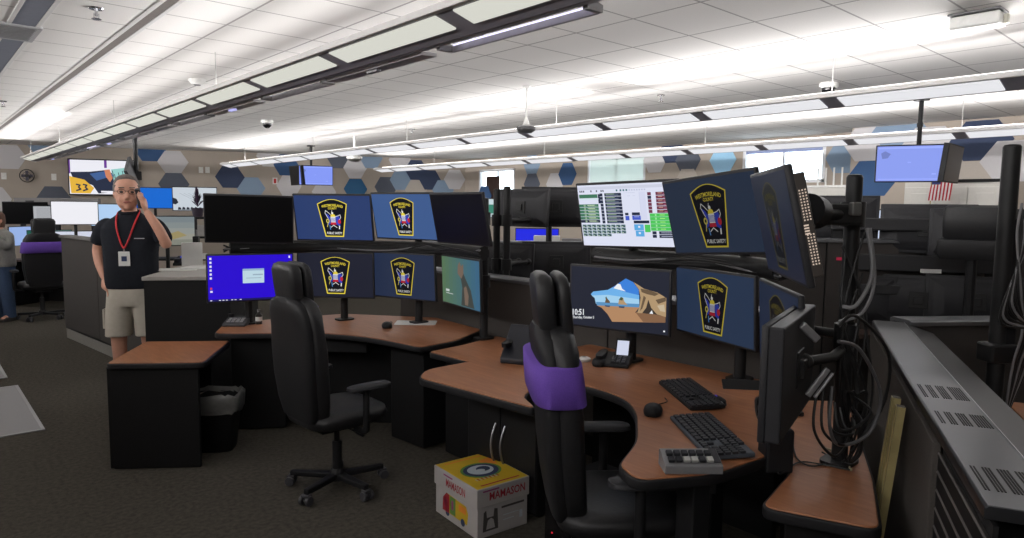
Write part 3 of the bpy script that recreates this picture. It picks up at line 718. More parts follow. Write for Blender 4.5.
MB().box((0, .043, 0), (.605, .045, .352)).build('thick_casing', HOUSING, M7, bevel=.006)
# speaker grille dots on the angled monitor's side, glow put into their colour
g = MB(); rnd = random.Random(5)
for r in range(26):
    for c in range(3):
        if 11 <= r <= 14: continue
        g.box((.3055, .026+.008*c, .10-.0085*r), (.002, .0035, .004))
for k in range(4): g.box((.3055, .027, -.012+.008*k-.012), (.002, .013, .004))
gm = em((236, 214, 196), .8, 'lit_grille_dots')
MB().box((.292, .034, 0), (.025, .03, .30)).build('side_casing', pm('bronze_casing', (52, 46, 42), .5), M5, bevel=.003)
g.build('lit_side_grille', gm, M5)
# ------------------------------------------------------------------ desks
def desk_top(t, poly2, z, th=.03, mat=None, r=.04):
    pts = roundpoly(poly2, r); MB().prism(pts, z-th, z).build('wood_top', mat or WOOD, t, bevel=.004, seg=2)
    c = Vector((sum(p[0] for p in pts)/len(pts), sum(p[1] for p in pts)/len(pts)))
    q = []
    k = len(pts)
    ar = sum(pts[i][0]*pts[(i+1) % k][1]-pts[(i+1) % k][0]*pts[i][1] for i in range(k))
    for i in range(k):
        a, b, d = Vector(pts[i-1]), Vector(pts[i]), Vector(pts[(i+1) % k])
        n = ((b-a).normalized()+(d-b).normalized()); n = Vector((n.y, -n.x)); n = n.normalized() if n.length > 1e-6 else Vector((0, 0))
        if ar < 0: n = -n
        q.append(tuple(b+n*.009))
    MB().prism(q, z-th-.012, z-.005).build('edge_band', BLACK, t, bevel=.008, seg=3, smooth=True)
ZD = .78
# right station: concave worktop
t = thing('workstation_desk', 'cherry worktop with a deep curved cut-out under keyboards, right station', 'desk', (0, 0, 0))
inner = [(p.x, p.y) for p in curve_pts([(2.03, 2.20, 0), (2.18, 2.34, 0), (2.38, 2.36, 0), (2.49, 2.24, 0), (2.46, 1.99, 0), (2.34, 1.82, 0), (2.19, 1.69, 0), (2.03, 1.57, 0), (1.84, 1.48, 0)], 5)]
poly2 = [(1.945, 2.90, .05), (2.035, 2.13, .05)]+[(x, y, 0) for x, y in inner[3:-1]]+[(1.80, 1.46, .05), (1.74, 1.34, .08), (1.98, 1.21, .06), (2.33, 1.17, .10), (2.50, 1.31, .1), (2.72, 1.47, .1), (2.95, 1.60, .05), (3.28, 1.60, .03), (3.28, 2.93, .03), (2.62, 2.945, .03), (2.42, 3.03, .04), (2.06, 3.02, .08)]
desk_top(t, poly2, ZD)
mb = MB().box((3.2, 2.2, .37), (.05, 1.2, .74)); mb.build('modesty_panel', DARK, t)
MB().box((2.02, 1.31, .36), (.07, .10, .72), -.35).box((2.02, 1.30, .02), (.10, .14, .035), -.35).build('lift_leg', BLACK, t, bevel=.005)
MB().box((2.75, 1.72, .36), (.08, .16, .72), -.2).build('lift_leg', BLACK, t, bevel=.005)
MB().box((2.42, 1.50, .70), (.9, .06, .05), .55).build('cross_beam', BLACK, t, bevel=.005)
# cupboard under the left wing of the right station
cA = Vector((2.36, 3.03)); cB = Vector((2.42, 2.52)); u = (cB-cA).normalized(); n = Vector((-u.y, u.x)); n = n if n.x > 0 else -n
t = thing('wing_cupboard', 'black cupboard with two long bowed handles under the worktop wing', 'cupboard', ((cA.x+cB.x)/2, (cA.y+cB.y)/2, 0), rz=math.atan2(u.y, u.x))
LW = (cB-cA).length
MB().box((0, .21, .36), (LW, .40, .68)).box((0, .22, .01), (LW-.04, .34, .02)).build('carcass', DARK, t, bevel=.004)
for s in (-1, 1):
    d = MB().box((s*LW/4, .005, .37), (LW/2-.008, .018, .66)).build('door', pm('black_door', (24, 24, 26), .45), t, bevel=.004)
    MB().tube(curve_pts([(s*.035, -.003, .47), (s*.035, -.03, .42), (s*.035, -.042, .36), (s*.035, -.03, .29), (s*.035, -.003, .24)], 6), .006, 8).build('bowed_handle', STEEL, d, smooth=True)
# side worktop with the cable post
t = thing('side_desk', 'small cherry side desk with cords on it, nearest the camera at right', 'desk', (0, 0, 0))
ZS = .72
desk_top(t, [(*at(762, 506, ZS).xy, .05), (*at(880, 529, ZS).xy, .05), (2.50, .90, .02), (3.45, 1.38, .03), (3.25, 1.56, .03), (2.72, 1.42, .05), (2.36, 1.12, .05)], ZS)
MB().box((2.24, .96, .34), (.06, .22, .66), .45).build('panel_leg', DARK, t, bevel=.004)
MB().box((3.0, 1.36, .34), (.06, .2, .66), .45).build('panel_leg', DARK, t, bevel=.004)
# left station: main curved worktop
ZL = .74
t = thing('workstation_desk', 'long curved cherry worktop behind the left swivel chair, left station', 'desk', (0, 0, 0))
fr = [(p.x, p.y) for p in curve_pts([(1.70, 4.93, 0), (1.88, 4.80, 0), (2.08, 4.66, 0), (2.24, 4.50, 0), (2.36, 4.29, 0), (2.43, 4.05, 0), (2.47, 3.80, 0)], 4)]
desk_top(t, [(x, y, 0) for x, y in fr[:-1]]+[(2.48, 3.70, .05), (2.80, 3.74, .06), (3.20, 3.95, .04), (3.25, 4.6, .05), (2.75, 5.25, .05), (2.05, 5.36, .05), (1.78, 5.32, .03), (1.62, 5.02, .05)], ZL)
MB().box((2.95, 4.45, .35), (.05, 1.1, .68), -.15).build('modesty_panel', DARK, t)
MB().box((2.35, 5.22, .35), (.7, .05, .68), -.15).build('modesty_panel', DARK, t)
MB().box((2.44, 4.72, .345), (.95, .04, .68), -.80).build('modesty_panel', DARK, t)
MB().box((2.70, 3.98, .35), (.30, .36, .68), .1).build('pedestal', DARK, t, bevel=.006)
MB().box((1.98, 5.06, .35), (.38, .34, .68), -.6).build('pedestal', DARK, t, bevel=.006)
MB().box((2.30, 4.55, .64), (.5, .03, .10), -.8).build('rocker_tray', BLACK, t, bevel=.004)
# left return desk with a wood top
d1, d2, d3, d4 = Vector((.883, 4.724)), Vector((1.238, 5.30)), Vector((1.70, 4.97)), Vector((1.34, 4.391))
t = thing('return_desk', 'square cherry topped black desk block in front of the man on the phone', 'desk', (0, 0, 0))
desk_top(t, [(*d1, .03), (*d2, .02), (*d3, .02), (*d4, .05)], .68, r=.03)
a = math.atan2((d4-d1).y, (d4-d1).x); e1 = (d4-d1).normalized(); e2 = (d2-d1).normalized()
p = d1+e1*.23+e2*.015
MB().box((*(d1+e1*.27+e2*.03), .325), (.52, .03, .645), a).build('front_panel', DARK, t, bevel=.004)
MB().box((*(d1+e1*.02+e2*.33), .325), (.03, .60, .645), a).build('side_panel', DARK, t, bevel=.004)
MB().box((*(d2+e1*.23-e2*.03), .325), (.44, .03, .645), a).build('back_panel', DARK, t, bevel=.004)
# corner shelf beyond, carrying the green monitor's post
t = thing('corner_shelf', 'low cherry corner shelf under the animal wallpaper monitor', 'shelf', (0, 0, 0))
desk_top(t, [(2.53, 3.66, .03), (2.56, 3.19, .05), (2.89, 3.22, .04), (3.22, 3.28, .03), (3.22, 3.80, .03), (2.85, 3.70, .03)], .71)
MB().box((2.90, 3.46, .33), (.5, .38, .64)).build('pedestal', DARK, t, bevel=.006)
# ------------------------------------------------------------------ partitions
def partition(a, b, z, label, wd=.11, capmat=SILVER, faces=FABRIC, base=DARK, name='desk_partition', capw=None):
    a = Vector(a); b = Vector(b); L = (b-a).length; c = (a+b)/2; ang = math.atan2((b-a).y, (b-a).x)
    t = thing(name, label, 'partition', (c.x, c.y, 0), rz=ang, group='low partitions between stations')
    cw = capw or wd+.05
    MB().box((0, 0, .06), (L-.02, wd-.02, .12)).build('kick_base', base, t)
    MB().box((0, 0, (z+.10)/2), (L, wd-.012, z-.14)).build('core', DARK, t)
    n = max(1, round(L/1.1))
    for k in range(n):
        for s in (-1, 1):
            MB().box((-L/2+(k+.5)*L/n, s*(wd/2-.004), (z+.12)/2), (L/n-.012, .012, z-.17)).build('fabric_panel', faces, t, bevel=.003)
    MB().prism([(-cw/2, z-.03), (cw/2, z-.03), (cw/2, z-.008), (cw/2-.02, z), (-cw/2+.02, z), (-cw/2, z-.008)], -L/2, L/2, axis='X').build('top_cap', capmat, t, bevel=.003)
    return t
partition((3.42, 1.62), (3.40, 5.3), 1.13, 'grey fabric partition with a metal cap running behind both stations', .12)
partition((3.98, 1.34), (5.35, .38), 1.085, 'dark partition with a grey cap behind the tall post at right', .12, faces=pm('dark_panel_fabric', (62, 58, 56), .95, 0, .1, 260))
# ------------------------------------------------------------------ slotted equipment cabinet in the right corner
A_ = Vector((3.892, 1.451)); B_ = Vector((1.605, .363)); L_ = (B_-A_).length; ang = math.atan2((A_-B_).y, (A_-B_).x)
t = thing('equipment_cabinet', 'long cable cabinet with a slotted silver top and louvred side at lower right', 'cabinet', (B_.x, B_.y, 0), rz=ang)
ZC = 1.07
# local x runs from the near end to the far end, +y is the image-left side
tp = [(0, ZC-.03), (0, ZC-.006), (-.008, ZC), (-.155, ZC), (-.165, ZC-.003), (-.34, ZC-.10), (-.34, ZC-.14)]
tp = [(0, ZC-.03), (0, ZC-.006), (-.006, ZC), (-.150, ZC), (-.150, ZC-.03)]
MB().prism(tp, 0, L_, axis='X').build('slotted_top', pm('grey_slotted_metal', (62, 63, 66), .36, .75, .05, 9), t, bevel=.002)
MB().prism([(-.1505, ZC-.03), (-.1505, ZC-.001), (-.29, ZC-.05), (-.29, ZC-.08)], 0, L_, axis='X').build('rear_slope', pm('dark_sloped_metal', (40, 40, 42), .5, .3), t, bevel=.002)
MB().box((L_*.5, -.151, ZC+.0008), (L_-.02, .003, .002)).build('seam_rib', STEEL, t)
SLOT = pm('slot_black', (8, 8, 9), .8)
for gx, gl in ((.09, .15), (.59, .125), (.885, .17)):
    mb = MB()
    for j, (y0, cnt) in enumerate(((.020, 2), (.043, 3), (.072, 4), (.107, 6))):
        for k in range(cnt): mb.box((gx+gl/2, -(y0+.0065*k), ZC+.0005), (gl, .0034, .0012))
    mb.build('vent_slots', SLOT, t)
MB().box((L_/2, -.145, .50), (L_-.02, .27, .98)).build('body', DARK, t)
MB().box((1.545, -.006, .53), (1.97, .022, .98)).build('fabric_side', FABRIC, t, bevel=.003)
mb = MB()
for k in range(17): mb.box((.28, -.014, .16+.052*k), (.54, .014, .006), rot=Matrix.Rotation(.5, 3, 'X'))
mb.build('louvres', pm('louvre_metal', (104, 100, 98), .5, .4), t)
MB().box((.28, -.024, .55), (.54, .01, .95)).build('louvre_backing', SLOT, t)
MB().box((-.006, -.145, .50), (.02, .28, .98)).build('end_panel', DARK, t, bevel=.004)
xl = Vector((math.cos(ang), math.sin(ang))); yl = Vector((-xl.y, xl.x))
for k, (s, dy, lean) in enumerate(((1.13, .12, .09), (1.01, .12, .09))):
    q = B_+xl*s+yl*dy
    w = thing('leaning_strip', ['tall brass edged strip leaning on the cabinet, the one farther from the louvres', 'tall brass edged strip leaning on the cabinet, the one closer to the louvres'][k], 'strip', (q.x, q.y, .004), rot=(lean, 0, ang), group='brass strips leaning on the cabinet')
    MB().box((0, 0, .50), (.034, .026, 1.0)).build('bar', pm('dark_bar', (70, 62, 44), .6), w, bevel=.003)
    MB().box((0, .0145, .50), (.030, .004, .998)).build('brass_face', BRASS, w, bevel=.001)
    MB().box((-.0185, .0, .50), (.004, .024, .998)).build('brass_edge', BRASS, w)
# ------------------------------------------------------------------ swivel chairs
ME_CH = {}
def chair_meshes():
    d = ME_CH
    d['seat'] = MB().loft([(.435, 0, .0, .20, .20, 3), (.45, 0, 0, .245, .25, 4), (.49, 0, .0, .262, .265, 4), (.525, 0, .0, .25, .255, 4), (.54, 0, .0, .20, .20, 3), (.542, 0, 0, .08, .08, 2)], 36).data('seat', LEATHER, smooth=True, ang=60)
    bk = [(.47, -.175, .15, .035, 3), (.50, -.185, .20, .05, 4), (.60, -.20, .235, .056, 4), (.75, -.215, .255, .060, 4), (.92, -.225, .26, .060, 4), (1.05, -.235, .25, .056, 3.5), (1.14, -.245, .235, .066, 3.2), (1.20, -.255, .20, .062, 2.8), (1.235, -.26, .12, .046, 2.3)]
    d['backrest'] = MB().loft([(z, 0, y, rx, ry, p) for z, y, rx, ry, p in bk], 40).data('backrest', LEATHER, smooth=True, ang=70)
    d['back_shell'] = MB().loft([(z-.004, 0, y-.050, rx*.94, ry*.75, p) for z, y, rx, ry, p in bk[1:]], 36).data('back_shell', BLACK, smooth=True, ang=70)
    hr = [(0, .085, .018, 2.4), (.018, .115, .027, 3.4), (.06, .128, .030, 5), (.15, .136, .031, 5), (.23, .138, .031, 5), (.262, .12, .026, 4), (.276, .085, .015, 2.6)]
    d['headrest'] = MB().loft([(1.155+z, 0, -.215-.12*z, rx, ry*.9, p) for z, rx, ry, p in hr], 36).data('headrest', LEATHER, smooth=True, ang=70)
    d['headrest_shell'] = MB().loft([(1.155+z, 0, -.287-.11*z, rx*.98, ry*1.3, p) for z, rx, ry, p in hr], 36).data('headrest_shell', LEATHER, smooth=True, ang=70)
    d['purple_band'] = MB().loft([(.955, 0, -.256, .266, .090, 4), (.96, 0, -.256, .276, .104, 4), (1.04, 0, -.264, .268, .104, 3.8), (1.10, 0, -.270, .260, .102, 3.4), (1.105, 0, -.270, .252, .092, 3.4)], 40).data('purple_band', PURPLE, smooth=True, ang=70)
    d['neck_band'] = MB().loft([(1.155, 0, -.255, .19, .085, 3), (1.18, 0, -.256, .185, .085, 3)], 32).data('neck_band', PURPLE, smooth=True)
    d['gas_lift'] = MB().tube([(0, 0, .10), (0, 0, .30)], .03, 14).tube([(0, 0, .29), (0, 0, .42)], .018, 14).data('gas_lift', BLACK, smooth=True)
    d['tilt_mechanism'] = MB().box((0, -.02, .415), (.20, .26, .05)).data('tilt_mechanism', BLACK, .008)
    d['tilt_lever'] = MB().tube([(.09, 0, .415), (.27, .02, .40)], .007, 8).tube([(.22, .015, .404), (.28, .02, .40)], .012, 8).data('tilt_lever', BLACK)
    d['hub'] = MB().loft([(.055, 0, 0, .055, .055, 2), (.11, 0, 0, .045, .045, 2), (.125, 0, 0, .034, .034, 2)], 20).data('hub', BLACK, smooth=True)
    d['base_arm'] = MB().prism([(.03, -.028), (.30, -.018), (.30, .018), (.03, .028)], .062, .098).data('base_arm', BLACK, .008)
    c = MB()
    for s in (-1, 1): c.tube([(.30+.0, s*.012, .03), (.30, s*.034, .03)], .029, 16)
    c.tube([(.30, -.012, .03), (.30, .012, .03)], .012, 8).box((.295, 0, .058), (.045, .05, .018))
    d['caster'] = c.data('caster', MIDGREY, .002, 1)
    d['arm_post'] = MB().tube(curve_pts([(0, .0, .42), (.10, 0, .43), (.115, 0, .50), (.115, .0, .685)], 5), .020, 10).data('arm_post', BLACK, smooth=True)
    d['arm_pad'] = MB().loft([(.683, .115, .02, .035, .12, 3), (.692, .115, .02, .048, .14, 3.5), (.71, .115, .02, .046, .138, 3.5), (.718, .115, .02, .03, .12, 3)], 24).data('arm_pad', ARMPAD, smooth=True, ang=60)
chair_meshes()
def chair(loc, az, label, scale=1., band='purple_band', spin=0.):
    t = thing('swivel_chair', label, 'chair', (loc[0], loc[1], 0), rz=math.radians(az-90), group='swivel chairs at the stations'); t.scale = (scale,)*3
    for k in ('seat', 'backrest', 'back_shell', 'headrest', 'headrest_shell', 'gas_lift', 'tilt_mechanism', 'tilt_lever', 'hub'): link(k, ME_CH[k], t)
    b = link(band, ME_CH[band], t); b['label'] = 'purple cloth band round the chair back'
    for k in range(5):
        a = link('base_arm', ME_CH['base_arm'], t, rot=(0, 0, spin+2*PI*k/5)); link('caster', ME_CH['caster'], a)
    for s in (-1, 1):
        o = link('armrest', ME_CH['arm_post'], t, loc=(s*.20, .02, 0)); o.rotation_euler = (0, 0, 0 if s > 0 else PI); link('arm_pad', ME_CH['arm_pad'], o)
    return t
chair((2.078, 1.71), -37, 'tall black leather swivel chair with broad purple cover, at the right station', .985, spin=.35)
chair((1.835, 3.605), 2, 'black leather swivel chair turned to the right in front of the left station', .94, 'neck_band', spin=.1)
# ------------------------------------------------------------------ monitor mounts
def mount(x, y, z0, z1, arms, label, r=.03, cables=(), name='monitor_mount'):
    t = thing(name, label, 'monitor mount', (x, y, z0), group='monitor posts')
    MB().loft([(0, 0, 0, .07, .055, 4), (.012, 0, 0, .07, .055, 4)], 24).build('base_plate', MATTE, t)
    MB().tube([(0, 0, .01), (0, 0, z1-z0-.012)], r, 18).loft([(z1-z0-.013, 0, 0, r, r, 2), (z1-z0-.003, 0, 0, r*.85, r*.85, 2), (z1-z0, 0, 0, r*.4, r*.4, 2)], 18).build('post', MATTE, t, smooth=True, ang=50)
    for (ax, ay, az) in arms:
        v = Vector((ax-x, ay-y, az-z0)); e = v.copy(); q = Vector((v.x, v.y, 0))
        if q.length < .03: continue
        mid = Vector((v.x*.5, v.y*.5, v.z-.012)); sd = Vector((-q.y, q.x, 0)).normalized()*.03
        a = MB().tube([(0, 0, v.z-.045), (0, 0, v.z+.045)], r+.014, 16).build('arm_clamp', MATTE, t, smooth=True)
        MB().tube([q.normalized()*(r+.005)+Vector((0, 0, v.z)), Vector((v.x*.55, v.y*.55, v.z))+sd, v], .018, 10).build('arm', MATTE, a, smooth=True)
        MB().ball((v.x, v.y, v.z), .028, 12).build('arm_joint', MATTE, a, smooth=True)
    for pts, m_c, rr in cables:
        MB().tube(curve_pts([Vector(p)-Vector((x, y, z0)) for p in pts], 8), rr, 8).build('cable', m_c, t, smooth=True)
    return t
def behind(pos, yaw, d=.15): return (pos[0]-math.cos(math.radians(yaw))*d, pos[1]-math.sin(math.radians(yaw))*d)
def backpt(pos, yaw, d=.09): return (*behind(pos, yaw, d), pos[2])
def col(up, uy, lo, ly, z0, label):
    x, y = behind(lo, ly, .19) if lo else behind(up, uy, .2)
    arms = []
    if up: arms.append(backpt(up, uy))
    if lo: arms.append(backpt(lo, ly))
    mount(x, y, z0, 1.72, arms, label)
col((1.873, 4.989, 1.547), -114, (1.903, 5.062, 1.115), -104, ZL, 'black monitor post behind the vivid blue monitor and the blank one')
col((2.40, 4.73, 1.562), -139, (2.47, 4.84, 1.118), -137, ZL, 'black monitor post behind badge monitors in the middle of the left station')
col((2.782, 4.364, 1.578), -164, (2.816, 4.424, 1.125), -162, ZL, 'black monitor post behind brightest badge monitor and the one below it')
col((2.80, 3.71, 1.573), -181, (2.896, 3.815, 1.127), -191, .71, 'black monitor post on the corner shelf behind the animal wallpaper monitor')
col((2.856, 2.311, 1.621), -171, (2.92, 2.413, 1.158), -166, ZD, 'black monitor post behind the status table monitor and the beach monitor')
col((2.672, 1.69, 1.631), -197, (3.021, 1.886, 1.175), -199, ZD, 'black monitor post behind the large tilted badge monitor')
for lab, pth, zz in (('black cable trough between the two monitor tiers of the left station', [(1.80, 5.20), (1.95, 5.16), (2.30, 5.03), (2.60, 4.84), (2.84, 4.58), (2.98, 4.30), (3.01, 4.0), (2.98, 3.66)], 1.335), ('black cable trough between the two monitor tiers of the right station', [(3.12, 2.75), (3.10, 2.45), (3.15, 2.1), (3.16, 1.78), (3.05, 1.55)], 1.375)):
    p_ = Vector((*pth[0], zz)); t = thing('cable_trough', lab, 'cable tray', p_, group='cable troughs behind the monitors')
    MB().tube([q-p_ for q in curve_pts([Vector((*q, zz)) for q in pth], 5)], .050, 10).build('trough', MATTE, t, smooth=True)
    rn = random.Random(4)
    for k in range(5):
        MB().tube([q-p_ for q in curve_pts([Vector((q[0]-.055+.02*rn.random(), q[1]-.03+.02*rn.random(), zz+.035*rn.uniform(-1, 1))) for q in pth], 5)], .006, 6).build('cable', CABLE if k else CABLEG, t, smooth=True)
def CW(lat, d, z): return Vector((.661*d+.749*lat, .745*d-.662*lat, z))
pp = at(839, 462, ZS); PX, PY = pp.x, pp.y
pd = .661*PX+.745*PY; pl = .749*PX-.662*PY
cb = []
rnd = random.Random(11)
for k in range(9):
    a = rnd.uniform(0, 2*PI); zt = rnd.uniform(1.15, 1.6)
    s = CW(pl-.05+.10*rnd.random(), pd-.06*rnd.random(), zt)
    cb.append(([s, CW(pl-.06+.10*rnd.random(), pd-.05, zt-.25), CW(pl-.05+.12*rnd.random(), pd-.05, 1.0), CW(pl-.03+.08*rnd.random(), pd-.04, .80), CW(pl-.02+.05*rnd.random(), pd-.03, .735)], CABLE, .0045))
cb.append(([CW(pl-.16, pd-.25, 1.23), CW(pl-.06, pd-.20, 1.19), CW(pl+.06, pd-.12, 1.02), CW(pl+.03, pd-.12, .88), CW(pl-.08, pd-.14, .84), CW(pl-.14, pd-.18, .92), CW(pl-.12, pd-.14, 1.05)], pm('mid_grey_cable', (86, 86, 88), .45), .006))
cb.append(([CW(pl-.03, pd-.14, 1.60), CW(pl-.02, pd-.17, 1.45), CW(pl-.06, pd-.16, 1.34), CW(pl-.10, pd-.14, 1.33)], CABLEG, .007))
cb.append(([CW(pl-.01, pd-.12, 1.60), CW(pl+.0, pd-.15, 1.42), CW(pl-.03, pd-.14, 1.31), CW(pl-.09, pd-.10, 1.27)], CABLEG, .006))
cb.append(([CW(pl-.14, pd-.2, 1.27), CW(pl-.06, pd-.16, 1.30), CW(pl+.10, pd-.08, 1.16), CW(pl+.11, pd-.06, .98), CW(pl+.04, pd-.06, .85), CW(pl-.02, pd-.1, .80)], CABLE, .006))
for k in range(5):
    z = .80+.04*k
    cb.append(([CW(pl-.16+.02*k, pd-.12, 1.05-.02*k), CW(pl-.18+.03*k, pd-.15, .90), CW(pl-.10+.03*k, pd-.14, z), CW(pl, pd-.05, z+.03)], CABLE, .005))
m5 = M5.location; m7 = M7.location; m6 = MB6.location
mt = mount(PX, PY, ZS, 1.79, [tuple(CW(.98, 2.30, 1.645)), tuple(CW(.99, 2.28, 1.15)), tuple(CW(1.14, 2.72, 1.2))], 'black post with arms and dangling cables on the small side desk', r=.028, cables=cb)
MB().tube([CW(.97, 2.27, 1.66)-Vector((PX, PY, ZS)), CW(1.02, 2.32, 1.65)-Vector((PX, PY, ZS))], .055, 18).build('tilt_joint', BLACK, mt, smooth=True)
MB().box(CW(1.13, 2.40, 1.645)-Vector((PX, PY, ZS)), (.16, .06, .075), rz=-.72).build('arm_block', MATTE, mt, bevel=.012)
MB().box(CW(1.16, 2.34, 1.665)-Vector((PX, PY, ZS)), (.035, .03, .045), rz=-.72).build('worn_cap', pm('worn_grey_metal', (104, 104, 102), .5, .5), mt, bevel=.006)
MB().box(CW(1.00, 2.20, 1.10)-Vector((PX, PY, ZS)), (.020, .012, .11), rot=Matrix.Rotation(-.72, 3, 'Z') @ Matrix.Rotation(.6, 3, 'Y')).build('silver_strut', ALU, mt, bevel=.004)
MB().box(CW(1.02, 2.20, 1.09)-Vector((PX, PY, ZS)), (.010, .012, .10), rot=Matrix.Rotation(-.72, 3, 'Z') @ Matrix.Rotation(.6, 3, 'Y')).build('silver_strut', ALU, mt, bevel=.004)
MB().box(CW(.965, 2.2, 1.265)-Vector((PX, PY, ZS)), (.075, .02, .026), rot=Matrix.Rotation(-.72, 3, 'Z') @ Matrix.Rotation(.75, 3, 'Y')).build('silver_clamp', ALU, mt, bevel=.005)
MB().box(CW(.96, 2.42, .80)-Vector((PX, PY, ZS)), (.10, .09, .16), rz=-.7).build('cable_box', BLACK, mt, bevel=.01)
# tall post at the right edge
q = CW((1003-512)/685*3.2, 3.2, 0); QX, QY = q.x, q.y
qd = 3.2; ql = (1003-512)/685*3.2
cb = []
for k in range(8):
    o = .035+.012*k
    cb.append(([CW(ql+.02, qd-.06, 1.70-.02*k), CW(ql-.02+.01*k, qd-.10, 1.55), CW(ql+.0-.012*k, qd-.12, 1.32-.02*k), CW(ql+.03+.01*k, qd-.11, 1.12), CW(ql+.02+.01*k, qd-.08, .95), CW(ql+.01, qd-.07, .7)], CABLE if k % 3 else CABLEG, .0055))
mt = mount(QX, QY, 0, 1.97, [], 'tall black post with cable bundle at the right edge of the room', r=.037, cables=cb)
MB().box((0, 0, 1.0), (.13, .11, .09), -.7).build('height_clamp', MATTE, mt, bevel=.012)
MB().box((.02, -.03, 1.33), (.06, .05, .60), -.7).build('cable_duct', BLACK, mt, bevel=.01)
e_ = at(1008, 404, .75)
t = thing('neighbour_desk', 'sliver of cherry worktop at the right edge behind the silver cabinet', 'desk', (0, 0, 0))
g1, g2 = at(1006, 402, .75), at(1026, 421, .75)
nn = (g2-g1).normalized(); rr = Vector((-nn.y, nn.x, 0)); rr = rr if rr.dot(CW(1, 0, 0)) > 0 else -rr
a, b = g1-nn*.02, g2+nn*.5
desk_top(t, [(a.x, a.y), (b.x, b.y), (b.x+rr.x*.9, b.y+rr.y*.9), (a.x+rr.x*.9, a.y+rr.y*.9)], .75)
c = (a+b)/2+rr*.45; MB().box((c.x, c.y, .35), (.5, .5, .69), math.atan2(nn.y, nn.x)).build('pedestal', DARK, t)
# ------------------------------------------------------------------ things on the right station
def frame2(p, q):
    d = (q-p); return math.atan2(d.y, d.x)
KEY = pm('black_key', (38, 39, 44), .5, spec=.35)
def keyboard(c, ang, z, label, frame_m, w=.46, d=.165, rest=False):
    t = thing('keyboard', label, 'keyboard', (c.x, c.y, z), rz=ang, group='keyboards on the right worktop')
    tl = Matrix.Rotation(.07, 3, 'X')
    MB().box((0, 0, .012), (w, d, .018), rot=tl).build('case', frame_m, t, bevel=.005)
    mb = MB()
    rows = [(15, 0), (14, 0), (14, 0), (13, 0), (12, 0), (8, 0)]
    for r in range(6):
        y = .068-.0265*r; x = -w/2+.016; X1 = w*.19
        n = rows[r][0]; pw = (X1-x)/n
        for k in range(n):
            ww = pw*.84
            if r == 5 and k == 3: ww = pw*.84
            p = Vector((x+pw*(k+.5), y, .026)); mb.box(tl @ p, (ww, .020, .010), rot=tl)
        for k in range(3):
            if r in (3,) or (r == 4 and k != 1): continue
            mb.box(tl @ Vector((w*.215+.019*k+.008, y, .026)), (.016, .020, .010), rot=tl)
        if r > 0:
            for k in range(4): mb.box(tl @ Vector((w*.215+.072+.019*k, y, .026)), (.016, .020, .010), rot=tl)
    mb.build('keys', KEY, t, bevel=.0015, seg=1)
    if rest: MB().box((0, -d/2-.028, .008), (w, .055, .014)).build('palm_rest', BLACK, t, bevel=.006)
    MB().box((w*.42, .072, .024), (.022, .012, .003), rot=tl).build('status_lights', pm('label_white', (190, 190, 190), .6), t)
    return t
k1a, k1b = at(667, 417, ZD+.01), at(704, 457, ZD+.01)
keyboard(at(709, 434, ZD+.015), frame2(k1a, k1b), ZD, 'black keyboard with a grey front frame, closer to the keypad', pm('grey_keyboard_frame', (66, 72, 80), .5), .47, .17)
k2a, k2b = at(653, 380, ZD+.01), at(689, 411, ZD+.01)
keyboard(at(690, 393, ZD+.015), frame2(k2a, k2b), ZD, 'all black keyboard behind the grey framed keyboard', BLACK, .46, .16)
mp = at(716, 403, ZD)
t = thing('trackball_pad', 'small black pad with a lit purple spot at the end of the all black keyboard', 'trackball', (mp.x, mp.y, ZD), rz=frame2(k2a, k2b))
MB().loft([(0, 0, 0, .055, .04, 3), (.02, 0, 0, .052, .037, 3), (.03, 0, 0, .03, .02, 2)], 20).build('body', BLACK, t, smooth=True)
MB().box((-.01, 0, .031), (.016, .012, .004)).build('lit_spot', em((90, 70, 220), .8), t)
def mouse(px, py, z, ang, label):
    c = at(px, py, z+.01); t = thing('computer_mouse', label, 'mouse', (c.x, c.y, z), rz=ang, group='computer mice on the worktops'); t.scale = (1.22,)*3
    MB().loft([(0, 0, 0, .030, .052, 2.6), (.012, 0, 0, .033, .056, 2.6), (.024, 0, -.004, .029, .048, 2.4), (.033, 0, -.010, .019, .032, 2.2), (.036, 0, -.012, .008, .014, 2)], 20).build('body', BLACK, t, smooth=True, ang=60)
    MB().tube([(0, .026, .0255), (0, .036, .0215)], .004, 8).build('scroll_wheel', GREYPL, t)
    MB().box((0, .030, .0225), (.0012, .05, .004), rot=Matrix.Rotation(-.35, 3, 'X')).build('button_gap', pm('seam_black', (6, 6, 6), .8), t)
    MB().tube(curve_pts([(0, .055, .006), (.01, .10, .004), (.04, .15, .004), (.03, .20, .004)], 5), .002, 6).build('cord', CABLE, t)
    return t
mouse(653, 411, ZD, -1.0, 'black mouse beside the two keyboards')
mouse(599, 363, ZD, -.9, 'black mouse by the telephone with the lit screen')
mouse(387, 326, ZL, -.5, 'black mouse on the left station worktop below two badge monitors')
# white mouse glimpsed behind the tall chair
c = at(584, 361, ZD); t = thing('white_puck', 'small white rounded device just right of the purple covered chair', 'device', (c.x, c.y, ZD))
MB().loft([(0, 0, 0, .04, .03, 2.5), (.014, 0, 0, .042, .032, 2.5), (.024, 0, 0, .026, .02, 2)], 20).build('body', PAPER, t, smooth=True)
MB().loft([(.0235, 0, 0, .014, .01, 2), (.027, 0, 0, .01, .008, 2)], 14).build('button', GREYPL, t)
